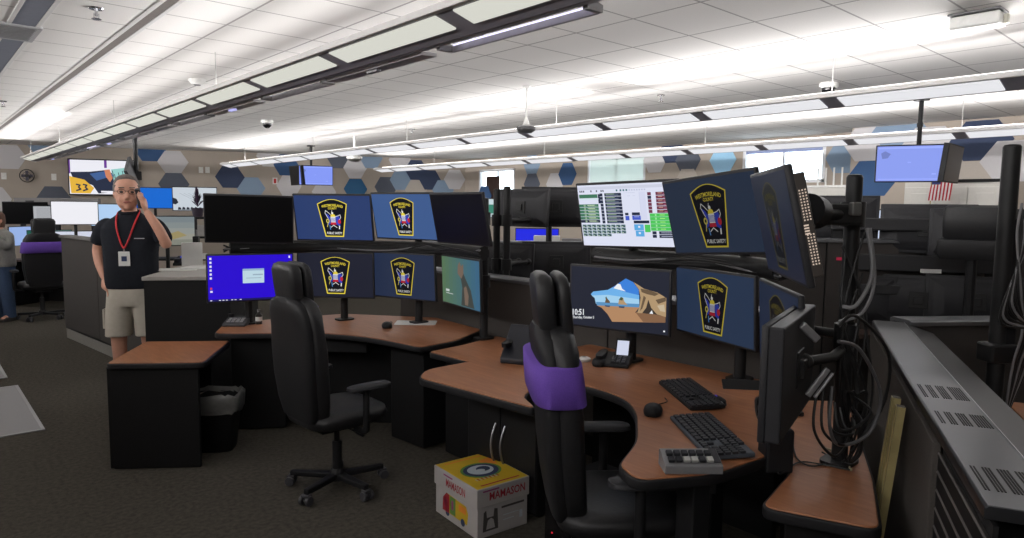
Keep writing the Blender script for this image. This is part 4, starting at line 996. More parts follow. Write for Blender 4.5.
# macro keypad nearest the desk edge
a, b = at(664, 470, ZD+.01), at(722, 470, ZD+.01)
c = (a+b)/2+Vector((.018, .022, 0)); kw = (b-a).length
t = thing('button_keypad', 'grey slanted keypad with a row of square buttons at the worktop edge', 'keypad', (c.x, c.y, ZD), rz=frame2(a, b))
MB().prism([(-.045, 0), (.05, 0), (.05, .056), (.038, .06), (-.045, .030)], -kw/2, kw/2, axis='X').build('case', GREYPL, t, bevel=.004)
sl = Matrix.Rotation(math.atan2(.03, .083), 3, 'X')
for k in range(12):
    r, q = divmod(k, 6)
    o = MB().box((-kw/2+.024+.026*q, -.028+.030*r, .0445+.0108*r+.002), (.021, .022, .012), rot=sl).build('button', [KEY, KEY, pm('pale_button', (176, 176, 172), .5), pm('pale_button', (176, 176, 172), .5), KEY, pm('pale_button', (176, 176, 172), .5)][q] if r == 0 else KEY, t, bevel=.002, seg=1)
MB().box((kw/2-.017, 0, .050), (.022, .07, .004), rot=sl).build('smooth_strip', MIDGREY, t)
# telephone with a lit screen
c = at(613, 364, ZD)
t = thing('desk_telephone', 'black desk telephone with a bright tilted screen beside the beach monitor', 'telephone', (c.x, c.y, ZD), rz=math.radians(-60))
MB().prism([(-.09, 0), (.09, 0), (.09, .055), (-.09, .018)], -.10, .10, axis='X').build('body', BLACK, t, bevel=.006)
sc = MB().box((.045, .06, .085), (.085, .012, .105), rot=Matrix.Rotation(-.5, 3, 'X')).build('screen_housing', BLACK, t, bevel=.004)
MB().box((.045, .0525, .086), (.066, .002, .085), rot=Matrix.Rotation(-.5, 3, 'X')).build('lit_screen', em((206, 212, 232), 1.), sc)
MB().loft([(.035, -.065, 0, .022, .09, 4), (.062, -.065, 0, .024, .095, 4), (.07, -.065, 0, .014, .07, 3)], 20).build('handset', BLACK, t, smooth=True)
mb = MB()
for r in range(4):
    for q in range(3): mb.box((.01+.028*q, -.06+.022*r, .030+.0045*r), (.018, .014, .008))
mb.build('keypad', MIDGREY, t)
c = at(520, 362, ZD)
t = thing('tilted_console', 'black tilted phone console with a sliver of lit screen behind the purple covered chair', 'telephone', (c.x+.03, c.y+.0, ZD), rz=math.radians(-62))
MB().prism([(-.10, 0), (.10, 0), (.10, .19), (.07, .20), (-.10, .03)], -.11, .11, axis='X').build('body', pm('navy_black_plastic', (24, 26, 34), .4), t, bevel=.008)
MB().box((.085, -.01, .118), (.03, .10, .004), rot=Matrix.Rotation(math.atan2(.17, .17), 3, 'X')).build('lit_screen', em((196, 204, 240), .9), t)
MB().loft([(.09, -.085, -.02, .02, .08, 4), (.115, -.085, -.02, .022, .085, 4), (.122, -.085, -.02, .012, .06, 3)], 20).build('handset', BLACK, t, smooth=True)
# tablet with purple logo light on the side desk
c = at(757, 412, ZS+.01)
t = thing('laptop', 'half hidden black laptop with a small purple lit patch behind the keyboards', 'laptop', (c.x+.10, c.y+.03, ZS), rz=math.radians(-48))
MB().box((0, 0, .012), (.32, .22, .018)).build('base', BLACK, t, bevel=.004)
MB().box((0, 0, .022), (.28, .10, .003)).build('keys', KEY, t)
MB().box((0, .117, .06), (.32, .012, .11), rot=Matrix.Rotation(-.9, 3, 'X')).build('lid', BLACK, t, bevel=.003)
MB().box((-.10, -.03, .0245), (.07, .04, .002)).build('lit_patch', em((66, 54, 170), .7), t)
# loose cords on the side desk
def cord(pts, r, mat, label, z=ZS):
    P_ = [at(x, y, z+.006) for x, y in pts]
    o = MB().tube(curve_pts(P_, 8), r, 8).build('cord', mat, smooth=True); tag(o, label, 'cord', 'loose cords on the side desk')
cord([(775, 445), (777, 470), (783, 473), (800, 462), (830, 466), (850, 470)], .003, CABLE, 'thin black cord at the front of the side desk, nearest the desk edge')
cord([(792, 440), (797, 458), (812, 466), (832, 460), (822, 452), (838, 462)], .003, CABLE, 'thin black cord looped in the middle of the side desk')
cord([(824, 448), (836, 452), (846, 462), (851, 470)], .0045, pm('cream_cable', (150, 140, 116), .5), 'short pale cable ending near the foot of the cable post')
# ------------------------------------------------------------------ cardboard box on the carpet
bA, bB, bC = at(477, 541, 0), at(434, 509, 0), at(527, 524, 0)
ang = math.atan2((bC-bA).y, (bC-bA).x); ux = (bC-bA).normalized(); BWd, BDp = .325, .415
cc = bA+ux*BWd/2+Vector((-ux.y, ux.x, 0))*BDp/2
if Vector((-ux.y, ux.x, 0)).dot(bB-bA) < 0: cc = bA+ux*BWd/2-Vector((-ux.y, ux.x, 0))*BDp/2
t = thing('storage_box', 'white lidded cardboard box with a yellow top and red lettering on the carpet', 'box', (cc.x, cc.y, 0), rz=ang)
CARD = pm('white_cardboard', (166, 162, 160), .8, 0, .04, 20)
hB = .255
MB().box((0, 0, hB/2), (BWd-.01, BDp-.01, hB)).build('carton', CARD, t, bevel=.003)
lid = MB().box((0, 0, hB-.045), (BWd+.004, BDp+.004, .10)).build('lid', CARD, t, bevel=.004)
RED = pm('red_print', (150, 34, 48), .7); YEL = pm('yellow_print', (190, 158, 30), .7, 0, .10, 8); INK = pm('grey_print', (70, 66, 64), .8); ORG = pm('orange_print', (214, 128, 40), .7); GRN = pm('green_print', (90, 130, 60), .7); PNK = pm('violet_print', (140, 60, 110), .7); PBL = pm('pale_blue_print', (180, 190, 198), .8); NVY = pm('dark_blue_print', (44, 56, 86), .8)
mats = [RED, YEL, INK, ORG, GRN, PNK, PBL, NVY, CARD]
zt = hB+.0055
mb = MB(); T = lambda x, y: Vector((x, y, zt))
def flat(pts, mi, o=0.): mb.add([Vector((x, y, zt+o)) for x, y in pts], [tuple(range(len(pts)))], mi)
w2, d2_ = BWd/2-.004, BDp/2-.004
flat([(-w2, -d2_), (w2, -d2_), (w2, d2_), (-w2, d2_)], 1)
el = lambda cx, cy, rx, ry, mi, o: flat([(cx+rx*math.cos(2*PI*i/24), cy+ry*math.sin(2*PI*i/24)) for i in range(24)], mi, o)
el(0.0, .0, .115, .10, 4, .0003); el(.0, .0, .10, .085, 7, .0005); el(.0, .005, .075, .062, 6, .0007); el(.02, .01, .04, .034, 7, .0009); el(-.01, -.005, .03, .02, 6, .0011)
flat([(.05, .04), (.13, .03), (.14, .13), (.06, .12)], 3, .0002)
flat([(-.12, -.182), (.12, -.182), (.12, -.170), (-.12, -.170)], 0, .0006)
flat([(-.12, .168), (.12, .168), (.12, .180), (-.12, .180)], 3, .0006)
for k in range(12): flat([(-.10+.012*k, -.115), (-.093+.012*k, -.115), (-.093+.012*k, -.09), (-.10+.012*k, -.09)], 0 if k % 2 else 8, .0006)
mb.build('printed_top', mats, lid)
def face_print(kind):
    mb = MB()
    if kind == 'front':   # end that faces image right (-y side)
        zf = -BDp/2-.0028; T = lambda x, z: Vector((x, zf, z)); zl = -BDp/2+.0042; Tl = lambda x, z: Vector((x, zl, z))
        put_text(mb, 'MAMASON', -.09, .135, hB-.065, hB-.022, 0, T); mb.quad(T(-.13, hB-.016), T(-.03, hB-.016), T(-.03, hB-.008), T(-.13, hB-.008), 5)
        q = lambda a, b, c, d, mi: mb.quad(Tl(a, b), Tl(c, b), Tl(c, d), Tl(a, d), mi)
        mb.add([Tl(-.125, .03), Tl(-.03, .03), Tl(-.035, .135), Tl(-.055, .14), Tl(-.06, .10), Tl(-.10, .10), Tl(-.105, .14), Tl(-.12, .13)], [tuple(range(8))], 2)
        mb.add([Vector((x, zl-.0004, z)) for x, z in ((-.105, .04), (-.05, .04), (-.06, .085), (-.075, .095), (-.095, .085))], [tuple(range(5))], 8)
        q(-.01, .127, .135, .138, 2); q(.0, .087, .10, .091, 6); q(.0, .062, .07, .066, 6)
        q(.105, .05, .125, .09, 6)
    else:                 # long side that faces image left (-x side)
        xf = -BWd/2-.0028; T = lambda y, z: Vector((xf, -y, z)); xl_ = -BWd/2+.0042; Tl = lambda y, z: Vector((xl_, -y, z)); T2 = lambda y, z: Vector((xl_-.0005, -y, z))
        put_text(mb, 'MAMASON', -.085, .10, hB-.072, hB-.028, 0, T); mb.quad(T(-.11, hB-.018), T(-.02, hB-.018), T(-.02, hB-.010), T(-.11, hB-.010), 5)
        pl = lambda pts, mi, F=Tl: mb.add([F(*p) for p in pts], [tuple(range(len(pts)))], mi)
        pl([(-.13, .04), (.11, .04), (.12, .10), (.10, .135), (-.09, .145), (-.125, .11)], 1)
        pl([(-.13, .04), (-.06, .04), (-.06, .14), (-.09, .145), (-.125, .11)], 0, T2); pl([(-.055, .045), (.0, .045), (.0, .138), (-.055, .14)], 4, T2)
        pl([(.03, .09), (.10, .09), (.10, .125), (.03, .125)], 3, T2); pl([(-.11, .06), (-.08, .06), (-.08, .11), (-.11, .11)], 5, T2)
        for cx in (-.08, .07): pl([(cx+.02*math.cos(2*PI*i/14), .04+.02*math.sin(2*PI*i/14)) for i in range(14)], 7, T2)
        pl([(-.04, .07), (-.02, .07), (-.02, .12), (-.04, .12)], 5, lambda y, z: Vector((xl_-.0009, -y, z)))
    return mb
face_print('front').build('printed_end', mats, t); face_print('side').build('printed_side', mats, t)
# ------------------------------------------------------------------ waste bin between the return desk and the left station
c = at(219, 452, 0); c = at(216, 448, 0)
t = thing('waste_bin', 'black waste bin with a clear bag folded over its rim beside the return desk', 'bin', (c.x, c.y, 0), rz=-.6)
MB().loft([(0, 0, 0, .12, .09, 5), (.005, 0, 0, .125, .095, 5), (.36, 0, 0, .165, .125, 5), (.37, 0, 0, .17, .13, 5), (.37, 0, 0, .155, .115, 5), (.02, 0, 0, .115, .085, 5)], 32).build('body', BLACK, t, smooth=True, ang=50)
bag = pm('clear_bag', (100, 100, 98), .3, 0, .3, 18, .6)
mb = MB(); n = 40; rg = []
rnd = random.Random(2)
for (z, r0, amp) in ((.275, 1.035, .012), (.33, 1.06, .02), (.375, 1.06, .02), (.395, .98, .02), (.36, .86, .012)):
    rg.append([(.17*r0*math.copysign(abs(math.cos(2*PI*i/n))**.4, math.cos(2*PI*i/n))*(1+amp*rnd.uniform(-1, 1)), .13*r0*math.copysign(abs(math.sin(2*PI*i/n))**.4, math.sin(2*PI*i/n))*(1+amp*rnd.uniform(-1, 1)), z+.012*rnd.uniform(-1, 1)) for i in range(n)])
mb.add([p for g_ in rg for p in g_], [(i*n+j, i*n+(j+1) % n, (i+1)*n+(j+1) % n, (i+1)*n+j) for i in range(4) for j in range(n)])
mb.build('bin_liner', bag, t, smooth=True)
# ------------------------------------------------------------------ under the worktops
c = at(518, 470, .0)
c = CW(.05, 3.32, 0)
t = thing('computer_tower', 'black computer tower with tiny status lights under the worktop wing', 'computer', (2.30, 2.06, 0), rz=math.radians(0))
MB().box((0, 0, .22), (.36, .17, .42)).build('case', BLACK, t, bevel=.006)
MB().box((-.183, 0, .22), (.012, .16, .41)).build('front_bezel', pm('glossy_black', (14, 14, 16), .25), t, bevel=.004)
MB().box((-.19, -.02, .36), (.004, .02, .006)).build('green_light', em((190, 200, 120), 1.), t); MB().box((-.19, .03, .20), (.004, .006, .006)).build('red_light', em((230, 40, 60), 1.), t)
# telephone and bottle on the left station
c = at(237, 325, ZL)
t = thing('desk_telephone', 'small grey desk telephone with pale keys on the left station worktop', 'telephone', (c.x, c.y, ZL), rz=math.radians(-38))
MB().prism([(-.08, 0), (.08, 0), (.08, .06), (-.08, .02)], -.085, .085, axis='X').build('body', MIDGREY, t, bevel=.006)
mb = MB()
for r in range(3):
    for q in range(4): mb.box((-.05+.032*q, -.04+.028*r, .034+.007*r), (.022, .016, .008))
mb.build('keypad', pm('pale_key', (156, 156, 160), .5), t)
MB().loft([(.055, -.06, .06, .02, .02, 3), (.078, -.06, .06, .022, .022, 3)], 14).build('handset_rest', BLACK, t)
c = at(259, 324, ZL); t = thing('drink_bottle', 'small dark bottle standing beside the grey telephone on the left station', 'bottle', (c.x, c.y, ZL))
MB().loft([(0, 0, 0, .024, .024, 2), (.07, 0, 0, .025, .025, 2), (.085, 0, 0, .012, .012, 2), (.095, 0, 0, .011, .011, 2)], 18).build('body', pm('dark_bottle', (40, 36, 34), .3), t, smooth=True)
MB().loft([(.0945, 0, 0, .013, .013, 2), (.112, 0, 0, .013, .013, 2)], 14).build('cap', GREYPL, t)
MB().loft([(.025, 0, 0, .0256, .0256, 2), (.058, 0, 0, .0256, .0256, 2)], 18, cap=False).build('paper_label', PAPER, t)
c = at(412, 324, ZL); o = MB().prism(roundpoly([(-.16, -.10), (.16, -.10), (.16, .10), (-.16, .10)], .02), 0, .003).build('paper_sheet', PAPER, loc=(c.x+.05, c.y+.02, ZL+.001), rot=(0, 0, -.7)); tag(o, 'pale paper sheet on the left worktop behind the mouse', 'paper')
# ------------------------------------------------------------------ people
def skin_mesh(nodes, edges, root, sub=2):
    names = list(nodes); me = bpy.data.meshes.new('limbs')
    me.from_pydata([nodes[k][0] for k in names], [(names.index(a), names.index(b)) for a, b in edges], [])
    o = bpy.data.objects.new('limbs', me); COL.objects.link(o)
    o.modifiers.new('skin', 'SKIN'); s = o.modifiers.new('sub', 'SUBSURF'); s.levels = sub; s.render_levels = sub
    for k, v in zip(names, me.skin_vertices[0].data):
        r = nodes[k][1]; v.radius = (r, r) if not isinstance(r, tuple) else r; v.use_root = k == root
    dg = bpy.context.evaluated_depsgraph_get(); out = bpy.data.meshes.new_from_object(o.evaluated_get(dg))
    bpy.data.objects.remove(o); return out
def fuse(parts, voxel=.008, smooth=4, name='body'):
    """joins overlapping closed shapes into one continuous skin"""
    mb = MB()
    for p in parts:
        if isinstance(p, MB): mb.add(p.v, p.f)
        else: mb.mesh(p)
    me = mb.data(name, []) if False else bpy.data.meshes.new(name)
    me.from_pydata([tuple(v) for v in mb.v], [], mb.f)
    o = bpy.data.objects.new(name, me); COL.objects.link(o)
    r = o.modifiers.new('r', 'REMESH'); r.mode = 'VOXEL'; r.voxel_size = voxel; r.use_smooth_shade = True
    if smooth:
        s = o.modifiers.new('s', 'SMOOTH'); s.iterations = smooth; s.factor = .5
    dg = bpy.context.evaluated_depsgraph_get(); out = bpy.data.meshes.new_from_object(o.evaluated_get(dg))
    bpy.data.objects.remove(o)
    for p in out.polygons: p.use_smooth = True
    return out
def head_shape(c, yaw=0., s=1.):
    """c: middle of the head; the face looks along -y before yaw"""
    mb = MB()
    rg = [(-.118, -.030, .030, .030), (-.108, -.028, .045, .045), (-.085, -.022, .060, .070), (-.055, -.010, .069, .086), (-.02, -.004, .074, .094), (.02, .0, .077, .098), (.06, .004, .075, .097), (.09, .008, .064, .084), (.110, .010, .044, .060), (.121, .010, .018, .026)]
    mb.loft([(z, 0, y, rx, ry, 2.2) for z, y, rx, ry in rg], 24)
    mb.loft([(-.045, 0, -.100, .017, .016, 2), (-.03, 0, -.106, .016, .018, 2), (0, 0, -.098, .011, .013, 2), (.02, 0, -.094, .008, .008, 2)], 12)          # nose
    for s_ in (-1, 1):
        mb.ball((s_*.079, .012, -.01), .020, 10, sc=(.45, .8, 1.5))      # ears
        mb.ball((s_*.032, -.080, -.045), .022, 10, sc=(1, .7, .9))       # cheeks
        mb.box((s_*.031, -.0935, .026), (.040, .012, .012))              # brow ridge
    mb.box((0, -.092, -.066), (.042, .014, .016)); mb.ball((0, -.080, -.098), .022, 10)
    M = Matrix.Translation(c) @ Matrix.Rotation(yaw, 4, 'Z') @ Matrix.Scale(s, 4)
    return mb.xf(M), M
def hand(w, axis, palm_n, curl=.5, s=1., side=1):
    """w: wrist; axis: wrist to knuckles; palm_n: palm side; returns closed finger chains and palm"""
    a = Vector(axis).normalized(); n = Vector(palm_n); n = (n-a*n.dot(a)).normalized(); b = a.cross(n)*side
    w = Vector(w); out = []
    out.append(skin_mesh({'a': (tuple(w-a*.02), .026*s), 'b': (tuple(w+a*.03), (.036*s, .018*s)), 'c': (tuple(w+a*.085*s), (.040*s, .014*s))}, [('a', 'b'), ('b', 'c')], 'a', 1))
    pl = MB().loft([(0, 0, 0, .024, .016, 2.5), (.04, 0, 0, .038, .016, 3), (.085, 0, 0, .040, .014, 3), (.092, 0, 0, .034, .010, 3)], 16)
    Mx = Matrix((b, n, a)).transposed().to_4x4(); Mx.translation = w; pl.xf(Mx); out.append(pl)
    for i, (off, ln) in enumerate(((-.029, .060), (-.010, .074), (.010, .080), (.029, .071))):
        p = w+a*.084*s+b*off*s; L = ln*s; nd = {}; d = a.copy(); ang = curl*(.75+.12*i)
        nd['0'] = (tuple(p-a*.015), .0085*s)
        for k, f in enumerate((.45, .32, .25)):
            d = (Matrix.Rotation(ang*(.9 if k else .7), 3, n.cross(a)) @ d) if False else (d*math.cos(ang)+n*math.sin(ang)) if k == 0 else (Matrix.Rotation(-ang, 3, b*side) @ d)
            p = p+d*L*f; nd[str(k+1)] = (tuple(p), (.0082-.0006*k)*s)
        out.append(skin_mesh(nd, [('0', '1'), ('1', '2'), ('2', '3')], '0', 1))
    p = w+a*.028*s-b*.030*s; d = (a*.6-b*.6+n*.5).normalized(); p1 = p+d*.038*s; p2 = p1+(a*.8-b*.15+n*.55).normalized()*.030*s; p3 = p2+(a*.8+b*.15+n*.5).normalized()*.024*s
    out.append(skin_mesh({'0': (tuple(w+a*.02-b*.015), .013*s), '1': (tuple(p1), .0105*s), '2': (tuple(p2), .0095*s), '3': (tuple(p3), .008*s)}, [('0', '1'), ('1', '2'), ('2', '3')], '0', 1))
    return out
SHIRT = pm('black_polo', (34, 36, 42), .85, 0, .10, 40, .15, .1)
SHORTS = pm('stone_shorts', (176, 170, 158), .9, 0, .05, 30, .2, .1)
HAIR = pm('dark_grey_hair', (92, 84, 80), .7, 0, .25, 90, .3)
# the man on the phone
mpos = CW((131.5-512)/685*5.6, 5.6, 0)
t = thing('person', 'standing man in black polo and stone shorts holding a phone to his ear', 'person', (mpos.x, mpos.y, 0), rz=math.radians(-30))
HZ = 1.735; HM_c = Vector((-.005, -.035, HZ))
head, HMx = head_shape(HM_c, math.radians(18), 1.13)
nodes = {'pelvis': ((0, 0, .97), (.15, .11)), 'waist': ((0, .0, 1.12), (.15, .115)), 'chest': ((0, .01, 1.34), (.165, .115)), 'neckb': ((0, .01, 1.53), .075), 'neck': ((0, -.01, 1.62), .057), 'skull': ((0, -.02, 1.70), .058),
 'lsh': ((.185, .01, 1.49), .062), 'lel': ((.31, -.12, 1.305), .044), 'lfa': ((.26, -.16, 1.45), .043), 'lwr': ((.165, -.155, 1.60), .029),
 'rsh': ((-.185, .01, 1.49), .062), 'rel': ((-.275, .07, 1.27), .045), 'rfa': ((-.25, .03, 1.17), .042), 'rwr': ((-.19, -.04, 1.04), .029),
 'lhip': ((.10, 0, .90), .098), 'lkn': ((.115, -.015, .50), .060), 'lca': ((.118, .02, .36), .058), 'lan': ((.12, .02, .09), .040), 'lto': ((.14, -.15, .035), .034),
 'rhip': ((-.10, 0, .90), .098), 'rkn': ((-.115, -.015, .50), .060), 'rca': ((-.118, .02, .36), .058), 'ran': ((-.12, .02, .09), .040), 'rto': ((-.14, -.15, .035), .034)}
edges = [('pelvis', 'waist'), ('waist', 'chest'), ('chest', 'neckb'), ('neckb', 'neck'), ('neck', 'skull'), ('chest', 'lsh'), ('lsh', 'lel'), ('lel', 'lfa'), ('lfa', 'lwr'), ('chest', 'rsh'), ('rsh', 'rel'), ('rel', 'rfa'), ('rfa', 'rwr'),
 ('pelvis', 'lhip'), ('lhip', 'lkn'), ('lkn', 'lca'), ('lca', 'lan'), ('lan', 'lto'), ('pelvis', 'rhip'), ('rhip', 'rkn'), ('rkn', 'rca'), ('rca', 'ran'), ('ran', 'rto')]
parts = [skin_mesh(nodes, edges, 'pelvis'), head]
parts += hand((.165, -.155, 1.60), (-.18, -.02, 1), (-1, .25, -.1), .62, 1.0, 1)
parts += hand((-.19, -.04, 1.04), (.15, -.25, -1), (.9, .2, 0), .35, 1.0, 1)
bme = fuse(parts, .0075, 3, 'body'); bme.materials.append(SKIN); link('body', bme, t)
sh = MB().loft([(.965, 0, 0, .192, .140, 2.6), (1.0, 0, 0, .197, .146, 2.6), (1.12, 0, -.01, .196, .150, 2.6), (1.25, 0, -.005, .200, .146, 2.6), (1.36, 0, .005, .212, .140, 2.6), (1.45, 0, .01, .216, .125, 2.8), (1.50, 0, .012, .190, .108, 2.6), (1.54, 0, .012, .125, .092, 2.4), (1.575, 0, .008, .082, .080, 2.2), (1.585, 0, .006, .074, .074, 2)], 36)
sl1 = skin_mesh({'a': ((.12, .01, 1.47), .085), 'b': ((.20, .0, 1.475), .082), 'c': ((.265, -.065, 1.38), .072), 'd': ((.29, -.095, 1.34), .068)}, [('a', 'b'), ('b', 'c'), ('c', 'd')], 'a')
sl2 = skin_mesh({'a': ((-.12, .01, 1.47), .085), 'b': ((-.20, .015, 1.47), .082), 'c': ((-.25, .048, 1.36), .072), 'd': ((-.265, .06, 1.31), .068)}, [('a', 'b'), ('b', 'c'), ('c', 'd')], 'a')
s_ = fuse([sh, sl1, sl2], .009, 3, 'polo_shirt'); s_.materials.append(SHIRT); shirt = link('polo_shirt', s_, t)
col_ = MB().tube([(.07*math.cos(a), .008+.066*math.sin(a)-.012, 1.582+.012*math.sin(a)) for a in [2*PI*i/24 for i in range(25)]], .014, 8)
col_.build('collar', SHIRT, shirt, smooth=True)
MB().box((.105, -.136, 1.375), (.075, .003, .007)).build('chest_lettering', pm('pale_thread', (170, 170, 172), .8), shirt)
so = [MB().loft([(1.01, 0, 0, .178, .128, 2.6), (.93, 0, .005, .190, .138, 2.6), (.86, 0, .005, .192, .135, 2.6), (.82, 0, .005, .186, .128, 2.6)], 30)]
for s in (-1, 1): so.append(MB().loft([(.90, s*.09, .005, .10, .125, 2.4), (.75, s*.104, 0, .100, .118, 2.4), (.60, s*.112, -.005, .098, .108, 2.4), (.575, s*.113, -.006, .099, .109, 2.4)], 24))
s_ = fuse(so, .009, 2, 'cargo_shorts'); s_.materials.append(SHORTS); shorts = link('cargo_shorts', s_, t)
for s in (-1, 1): MB().box((s*.205, .0, .72), (.018, .13, .16)).build('side_pocket', SHORTS, shorts, bevel=.006)
for s in (-1, 1):
    MB().loft([(0, s*.13, -.05, .048, .135, 2.6), (.025, s*.13, -.05, .050, .138, 2.6), (.06, s*.128, -.04, .044, .115, 2.4), (.095, s*.122, .01, .044, .056, 2.2), (.11, s*.12, .02, .046, .05, 2)], 22).build('shoe', pm('dark_shoe', (40, 38, 38), .6), t, smooth=True)
# hair: a cap shell with grey temples, receding at the front
hm = MB(); hr = [(.045, .032, .083, .090), (.072, .028, .081, .092), (.095, .022, .073, .088), (.116, .016, .055, .072), (.129, .012, .030, .042), (.134, .012, .010, .012)]
hm.loft([(z, 0, y, rx, ry, 2.2) for z, y, rx, ry in hr], 28)
hm.loft([(-.06, 0, .045, .066, .064, 2.2), (-.02, 0, .036, .083, .078, 2.2), (.02, 0, .028, .086, .086, 2.2), (.055, 0, .018, .085, .100, 2.2)], 28)
hm.xf(HMx).build('hair', HAIR, t, smooth=True)
fx = lambda mb: mb.xf(HMx)
g = MB()
for s in (-1, 1):
    g.tube([(s*.033+.024*math.cos(2*PI*i/16), -.108, .008+.017*math.sin(2*PI*i/16)) for i in range(17)], .0014, 6)
    g.tube([(s*.057, -.107, .012), (s*.078, -.06, .012), (s*.082, .01, .006)], .002, 6)
g.tube([(-.010, -.108, .012), (.010, -.108, .012)], .002, 6)
fx(g).build('glasses', pm('dark_wire', (48, 44, 44), .4, .5), t)
for s in (-1, 1): fx(MB().ball((s*.032, -.091, .006), .0125, 10, sc=(1.1, .6, .75))).build('eye', pm('eye_dark', (72, 60, 56), .3), t, smooth=True)
fx(MB().loft([(-.071, 0, -.094, .022, .007, 2.5), (-.064, 0, -.096, .024, .008, 2.5), (-.058, 0, -.094, .016, .006, 2)], 14)).build('mouth', pm('lip', (150, 92, 84), .6), t, smooth=True)
for s in (-1, 1): fx(MB().box((s*.033, -.1, .036), (.036, .010, .007))).build('eyebrow', HAIR, t, bevel=.003)
MB().tube(curve_pts([(-.06, .05, 1.60), (-.078, -.03, 1.575), (-.065, -.12, 1.48), (-.03, -.155, 1.36), (.0, -.165, 1.30), (.03, -.155, 1.36), (.065, -.12, 1.48), (.078, -.03, 1.575), (.06, .05, 1.60)], 5), .007, 6).build('lanyard', pm('red_ribbon', (186, 44, 50), .7), t)
bd = MB().box((0, -.168, 1.215), (.085, .005, .115)).build('identity_badge', PAPER, t, bevel=.003)
MB().box((0, -.166, 1.287), (.012, .006, .03)).build('badge_clip', CHROME, bd); MB().loft([(1.195, 0, -.1712, .02, .001, 2), (1.235, 0, -.1712, .02, .001, 2)], 16).build('badge_photo', NVY, bd)
Mp = Matrix.Translation((mpos.x, mpos.y, 0)) @ Matrix.Rotation(math.radians(-30), 4, 'Z')
ph = thing('telephone_handset', 'grey telephone handset held at the left ear of the man in black', 'telephone', (0, 0, 0))
ph.matrix_world = Mp @ Matrix.Translation((.102, -.098, 1.70)) @ Euler((.55, -.10, .25)).to_matrix().to_4x4()
MB().loft([(-.085, 0, -.012, .016, .012, 3), (-.07, 0, -.008, .021, .015, 3), (-.03, 0, .002, .017, .011, 3), (.03, 0, .002, .017, .011, 3), (.07, 0, -.006, .021, .015, 3), (.085, 0, -.010, .016, .012, 3)], 16).build('shell', MIDGREY, ph, smooth=True)
MB().box((0, .012, .055), (.024, .003, .03)).build('display', GREYPL, ph)
# the woman at the far left edge
wpos = CW((0-512)/685*9.5, 9.5, 0)
t = thing('person', 'person in grey sweatshirt and blue jeans, hand at the face, cut by the left edge', 'person', (wpos.x, wpos.y, 0), rz=math.radians(-52))
head, HW = head_shape(Vector((0, -.03, 1.40)), 0, .98)
nodes = {'pelvis': ((0, 0, .82), (.14, .11)), 'waist': ((0, 0, .95), (.13, .11)), 'chest': ((0, .01, 1.12), (.14, .105)), 'neckb': ((0, .01, 1.24), .06), 'neck': ((0, -.01, 1.31), .05), 'skull': ((0, -.02, 1.37), .05),
 'lsh': ((.16, .01, 1.20), .055), 'lel': ((.23, -.10, 1.02), .042), 'lfa': ((.17, -.19, 1.14), .04), 'lwr': ((.09, -.19, 1.27), .027),
 'rsh': ((-.16, .01, 1.20), .055), 'rel': ((-.21, .04, .97), .042), 'rwr': ((-.20, -.08, .78), .028),
 'lhip': ((.09, 0, .76), .09), 'lkn': ((.10, -.01, .42), .058), 'lan': ((.10, .02, .08), .038), 'lto': ((.115, -.14, .03), .03),
 'rhip': ((-.09, 0, .76), .09), 'rkn': ((-.10, -.01, .42), .058), 'ran': ((-.10, .02, .08), .038), 'rto': ((-.115, -.14, .03), .03)}
edges = [('pelvis', 'waist'), ('waist', 'chest'), ('chest', 'neckb'), ('neckb', 'neck'), ('neck', 'skull'), ('chest', 'lsh'), ('lsh', 'lel'), ('lel', 'lfa'), ('lfa', 'lwr'), ('chest', 'rsh'), ('rsh', 'rel'), ('rel', 'rwr'), ('pelvis', 'lhip'), ('lhip', 'lkn'), ('lkn', 'lan'), ('lan', 'lto'), ('pelvis', 'rhip'), ('rhip', 'rkn'), ('rkn', 'ran'), ('ran', 'rto')]
parts = [skin_mesh(nodes, edges, 'pelvis'), head]+hand((.09, -.19, 1.27), (-.35, .15, 1), (-.4, 1, 0), .5, .9, 1)+hand((-.20, -.08, .78), (.05, -.2, -1), (1, .1, 0), .35, .9, 1)
bme = fuse(parts, .009, 3, 'body'); bme.materials.append(SKIN); link('body', bme, t)
GS = pm('grey_sweatshirt', (122, 122, 118), .9, 0, .12, 40, .2, .1)
sh = MB().loft([(.76, 0, 0, .190, .145, 2.6), (.79, 0, 0, .198, .152, 2.6), (.95, 0, -.01, .190, .150, 2.6), (1.10, 0, 0, .190, .140, 2.6), (1.19, 0, .01, .188, .118, 2.6), (1.245, 0, .01, .13, .095, 2.4), (1.275, 0, .005, .075, .075, 2)], 32)
sl1 = skin_mesh({'a': ((.10, .01, 1.18), .082), 'b': ((.17, .0, 1.185), .078), 'c': ((.235, -.10, 1.02), .066), 'd': ((.18, -.185, 1.13), .056), 'e': ((.11, -.19, 1.24), .042)}, [('a', 'b'), ('b', 'c'), ('c', 'd'), ('d', 'e')], 'a')
sl2 = skin_mesh({'a': ((-.10, .01, 1.18), .082), 'b': ((-.17, .01, 1.185), .078), 'c': ((-.215, .04, .97), .064), 'd': ((-.205, -.06, .82), .045)}, [('a', 'b'), ('b', 'c'), ('c', 'd')], 'a')
s_ = fuse([sh, sl1, sl2], .010, 3, 'sweatshirt'); s_.materials.append(GS); link('sweatshirt', s_, t)
so = [MB().loft([(.86, 0, 0, .165, .125, 2.6), (.78, 0, .005, .178, .132, 2.6), (.70, 0, .005, .172, .122, 2.6)], 28)]
for s in (-1, 1): so.append(MB().loft([(.76, s*.085, .005, .092, .115, 2.4), (.42, s*.10, -.005, .075, .082, 2.2), (.06, s*.10, .015, .066, .075, 2.2), (.045, s*.10, .015, .066, .075, 2.2)], 24))
